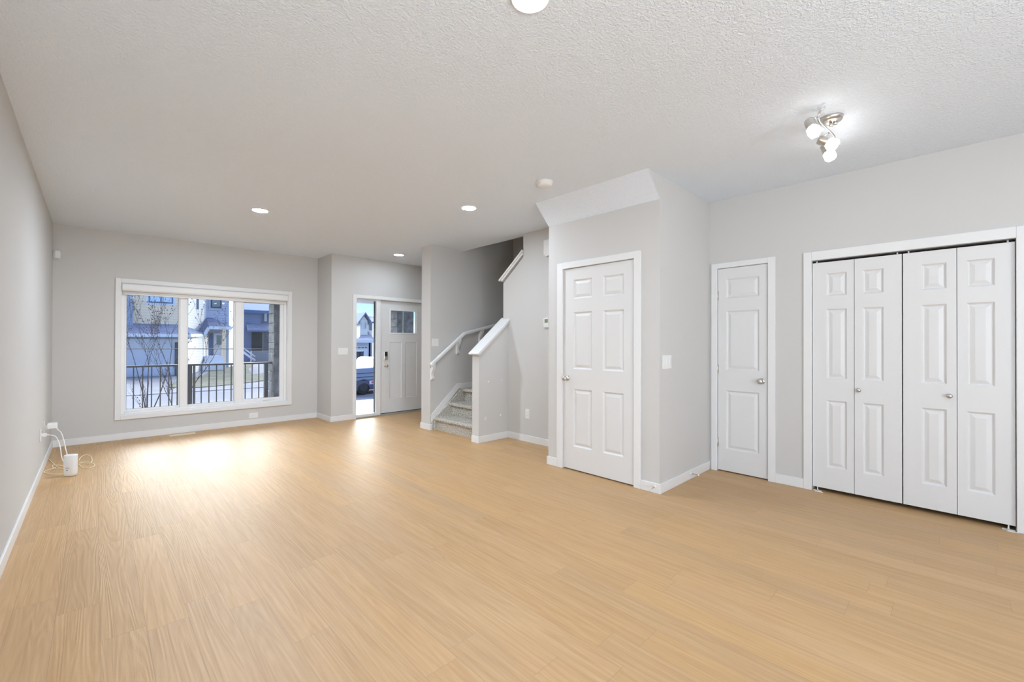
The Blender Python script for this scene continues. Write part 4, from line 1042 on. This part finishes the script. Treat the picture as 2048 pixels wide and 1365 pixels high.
for k, (a, c, lab) in enumerate(((713, 719.5, 'dark wheeled bin on the far driveway, cut by the left edge of the sidelight'), (720.5, 727.5, 'dark wheeled bin on the far driveway, right one of the pair in the sidelight'))):
    x0, x1 = at(a, 700, YN).x, at(c, 700, YN).x; zb0 = zg(YN)+.032
    t = thing('wheeled_bin', ((x0+x1)/2, YN, zb0), lab, 'bin', 'wheeled bins across the street')
    h = at(720, 703, YN).z
    b = MB(); b.prism([(x0+.05, zb0+.08), (x1-.05, zb0+.08), (x1, h-.08), (x0, h-.08)], 'y', YN, YN+.55); b.build('body', 'bin', t)
    b = MB(); b.box(x0-.02, x1+.02, YN-.05, YN+.62, h-.08, h); b.build('lid', 'bin', t, bevel=.02)
    for xw in (x0+.06, x1-.06):
        b = MB(); b.lathe([(.10, -.03), (.10, .03)], (xw, YN+.5, zb0+.10), (1, 0, 0), 14); b.build('wheel', 'tyre', t)

# ------------------------------------------------------------------ parked pickup truck
wp = atz(727.5, 790.5, -.9); TX, TY = wp.x, wp.y
tr = thing('pickup_truck', (TX+1.2, TY+.9, -.9), 'two-tone pale and dark blue pickup truck parked in the street outside the sidelight', 'truck')
dirv = Vector((.985, .17, 0)).normalized(); side = Vector((-dirv.y, dirv.x, 0))
def tpnt(u, v, z): return Vector((TX, TY, -.9))+dirv*u+side*v+Vector((0, 0, z))
def tprism(b, poly, v0, v1):
    n = len(poly); vs = [tpnt(u, v0, z) for u, z in poly]+[tpnt(u, v1, z) for u, z in poly]
    b.add(vs, [tuple(range(n)), tuple(range(n, 2*n))[::-1]]+[(i, (i+1) % n, n+(i+1) % n, n+i) for i in range(n)])
def arch(cx_, r0, z0, n=10):
    return [(cx_+r0*math.cos(math.pi-math.pi*k/n), z0+r0*math.sin(math.pi-math.pi*k/n)) for k in range(n+1)]
b = MB(); tprism(b, [(-1.25, .24), (-.34, .20)]+arch(0, .30, .20)+[(.34, .20), (2.85, .20)]+arch(3.25, .30, .20)+[(3.6, .20), (4.05, .30), (4.08, .60), (-1.25, .60)], 0, 1.75); b.build('lower_body', 'truck_dark', tr)
b = MB(); tprism(b, [(-1.27, .60), (4.10, .60), (4.06, .86), (3.3, .98), (2.55, 1.02), (.55, 1.12), (-1.22, 1.13)], .02, 1.73); b.build('upper_body', 'truck_light', tr, bevel=.03)
b = MB(); tprism(b, [(.50, 1.05), (2.6, 1.0), (2.0, 1.52), (.95, 1.55), (.80, 1.50)], .12, 1.63); cb = b.build('cab', 'truck_dark', tr, bevel=.03)
b = MB(); tprism(b, [(.68, 1.09), (1.45, 1.08), (1.45, 1.47), (.92, 1.47)], .108, .118); tprism(b, [(1.55, 1.08), (2.35, 1.05), (1.95, 1.44), (1.55, 1.47)], .108, .118); b.build('side_windows', 'window_sky', cb)
b = MB()
for z in (.90, .74): tprism(b, [(-1.2, z), (3.9, z-.03), (3.9, z-.005), (-1.2, z+.025)], .006, .021)
b.build('trim_strips', 'black_metal', tr)
for u in (0, 3.25):
    for v in (.02, 1.50):
        b = MB(); b.lathe([(.30, 0), (.35, .03), (.355, .11), (.35, .20), (.30, .23)], tpnt(u, v, .355), side, 28); wh = b.build('wheel', 'tyre', tr)
        b = MB(); b.lathe([(.20, 0), (.20, .01), (.08, .02), (.07, .0)], tpnt(u, v-.012, .355), side, 20); b.build('hub_cap', 'black_metal', wh)
b = MB(); b.obox(tpnt(.42, -.012, .50), dirv, side, (0, 0, 1), .155, .006, .075); pl = b.build('side_plate', 'fascia', tr)
b = MB(); b.obox(tpnt(.46, -.020, .50), dirv, side, (0, 0, 1), .10, .004, .045); b.build('plate_lettering', 'plate_red', pl)

# ------------------------------------------------------------------ bare tree in front of the railing
def branch_tree(base_pt, name, label, seeds, height, lean=(0, 0), nb=1):
    rnd = random.Random(seeds)
    t = thing(name, base_pt, label, 'tree')
    trunk = MB(); twigs = MB(); berries = MB()
    def berry(p):
        r_ = rnd.uniform(.009, .014); berries.add([p+Vector(v)*r_ for v in ((1, 0, 0), (-1, 0, 0), (0, 1, 0), (0, -1, 0), (0, 0, 1), (0, 0, -1))], [(0, 2, 4), (2, 1, 4), (1, 3, 4), (3, 0, 4), (2, 0, 5), (1, 2, 5), (3, 1, 5), (0, 3, 5)])
    def grow(p, d, L, r0, depth):
        n = 6; pts = [p]; rs = [r0]; q = p.copy(); dd = d.copy()
        for i in range(n):
            dd = (dd+Vector((rnd.uniform(-.14, .14), rnd.uniform(-.14, .14), rnd.uniform(.0, .12)))).normalized()
            q = q+dd*L/n; pts.append(q.copy()); rs.append(r0*(1-.6*(i+1)/n))
        (trunk if depth == 0 else twigs).tube(pts, rs, 6 if depth < 2 else 4)
        if depth < 3:
            k = 4 if depth == 0 else (3 if depth == 1 else 3)
            for j in range(k):
                i = rnd.randint(2 if depth == 0 else 1, n); a = rnd.uniform(0, 6.28); sp = rnd.uniform(.45, .9)
                nd = (dd*.8+Vector((math.cos(a)*sp, math.sin(a)*sp, rnd.uniform(.5, 1.1)))).normalized()
                grow(pts[i], nd, L*rnd.uniform(.45, .7), max(rs[i]*.62, .003), depth+1)
        if depth >= 2:
            for j in range(2, n+1):
                if rnd.random() < .38: berry(pts[j]+Vector((rnd.uniform(-.03, .03), rnd.uniform(-.03, .03), rnd.uniform(-.04, .02))))
    bp_ = Vector(base_pt)
    grow(bp_, Vector((lean[0], lean[1], 1)).normalized(), height*.46, .017, 0)
    for k in range(nb):
        a = rnd.uniform(0, 6.28); grow(bp_+Vector((0, 0, height*.16)), Vector((math.cos(a)*.55+lean[0], math.sin(a)*.4, 1)).normalized(), height*.45, .011, 0)
    trunk.build('trunk', 'bark', t); twigs.build('branches', 'bark', t)
    o = berries.build('berries', 'berry', t); o['kind'] = 'stuff'; o['label'] = 'small dark dried berries'
    return t
p = at(290, 760, 10.6); branch_tree((p.x, 10.6, -.9), 'bare_tree', 'bare young tree with small dark berries right outside the left window pane', 5, 4.0, (-.02, 0), 2)
p = at(345, 760, 11.6); branch_tree((p.x, 11.6, -.9), 'bare_tree', 'thinner bare sapling with berries behind the railing, right of the first bare tree', 11, 3.8, (.04, 0), 1)
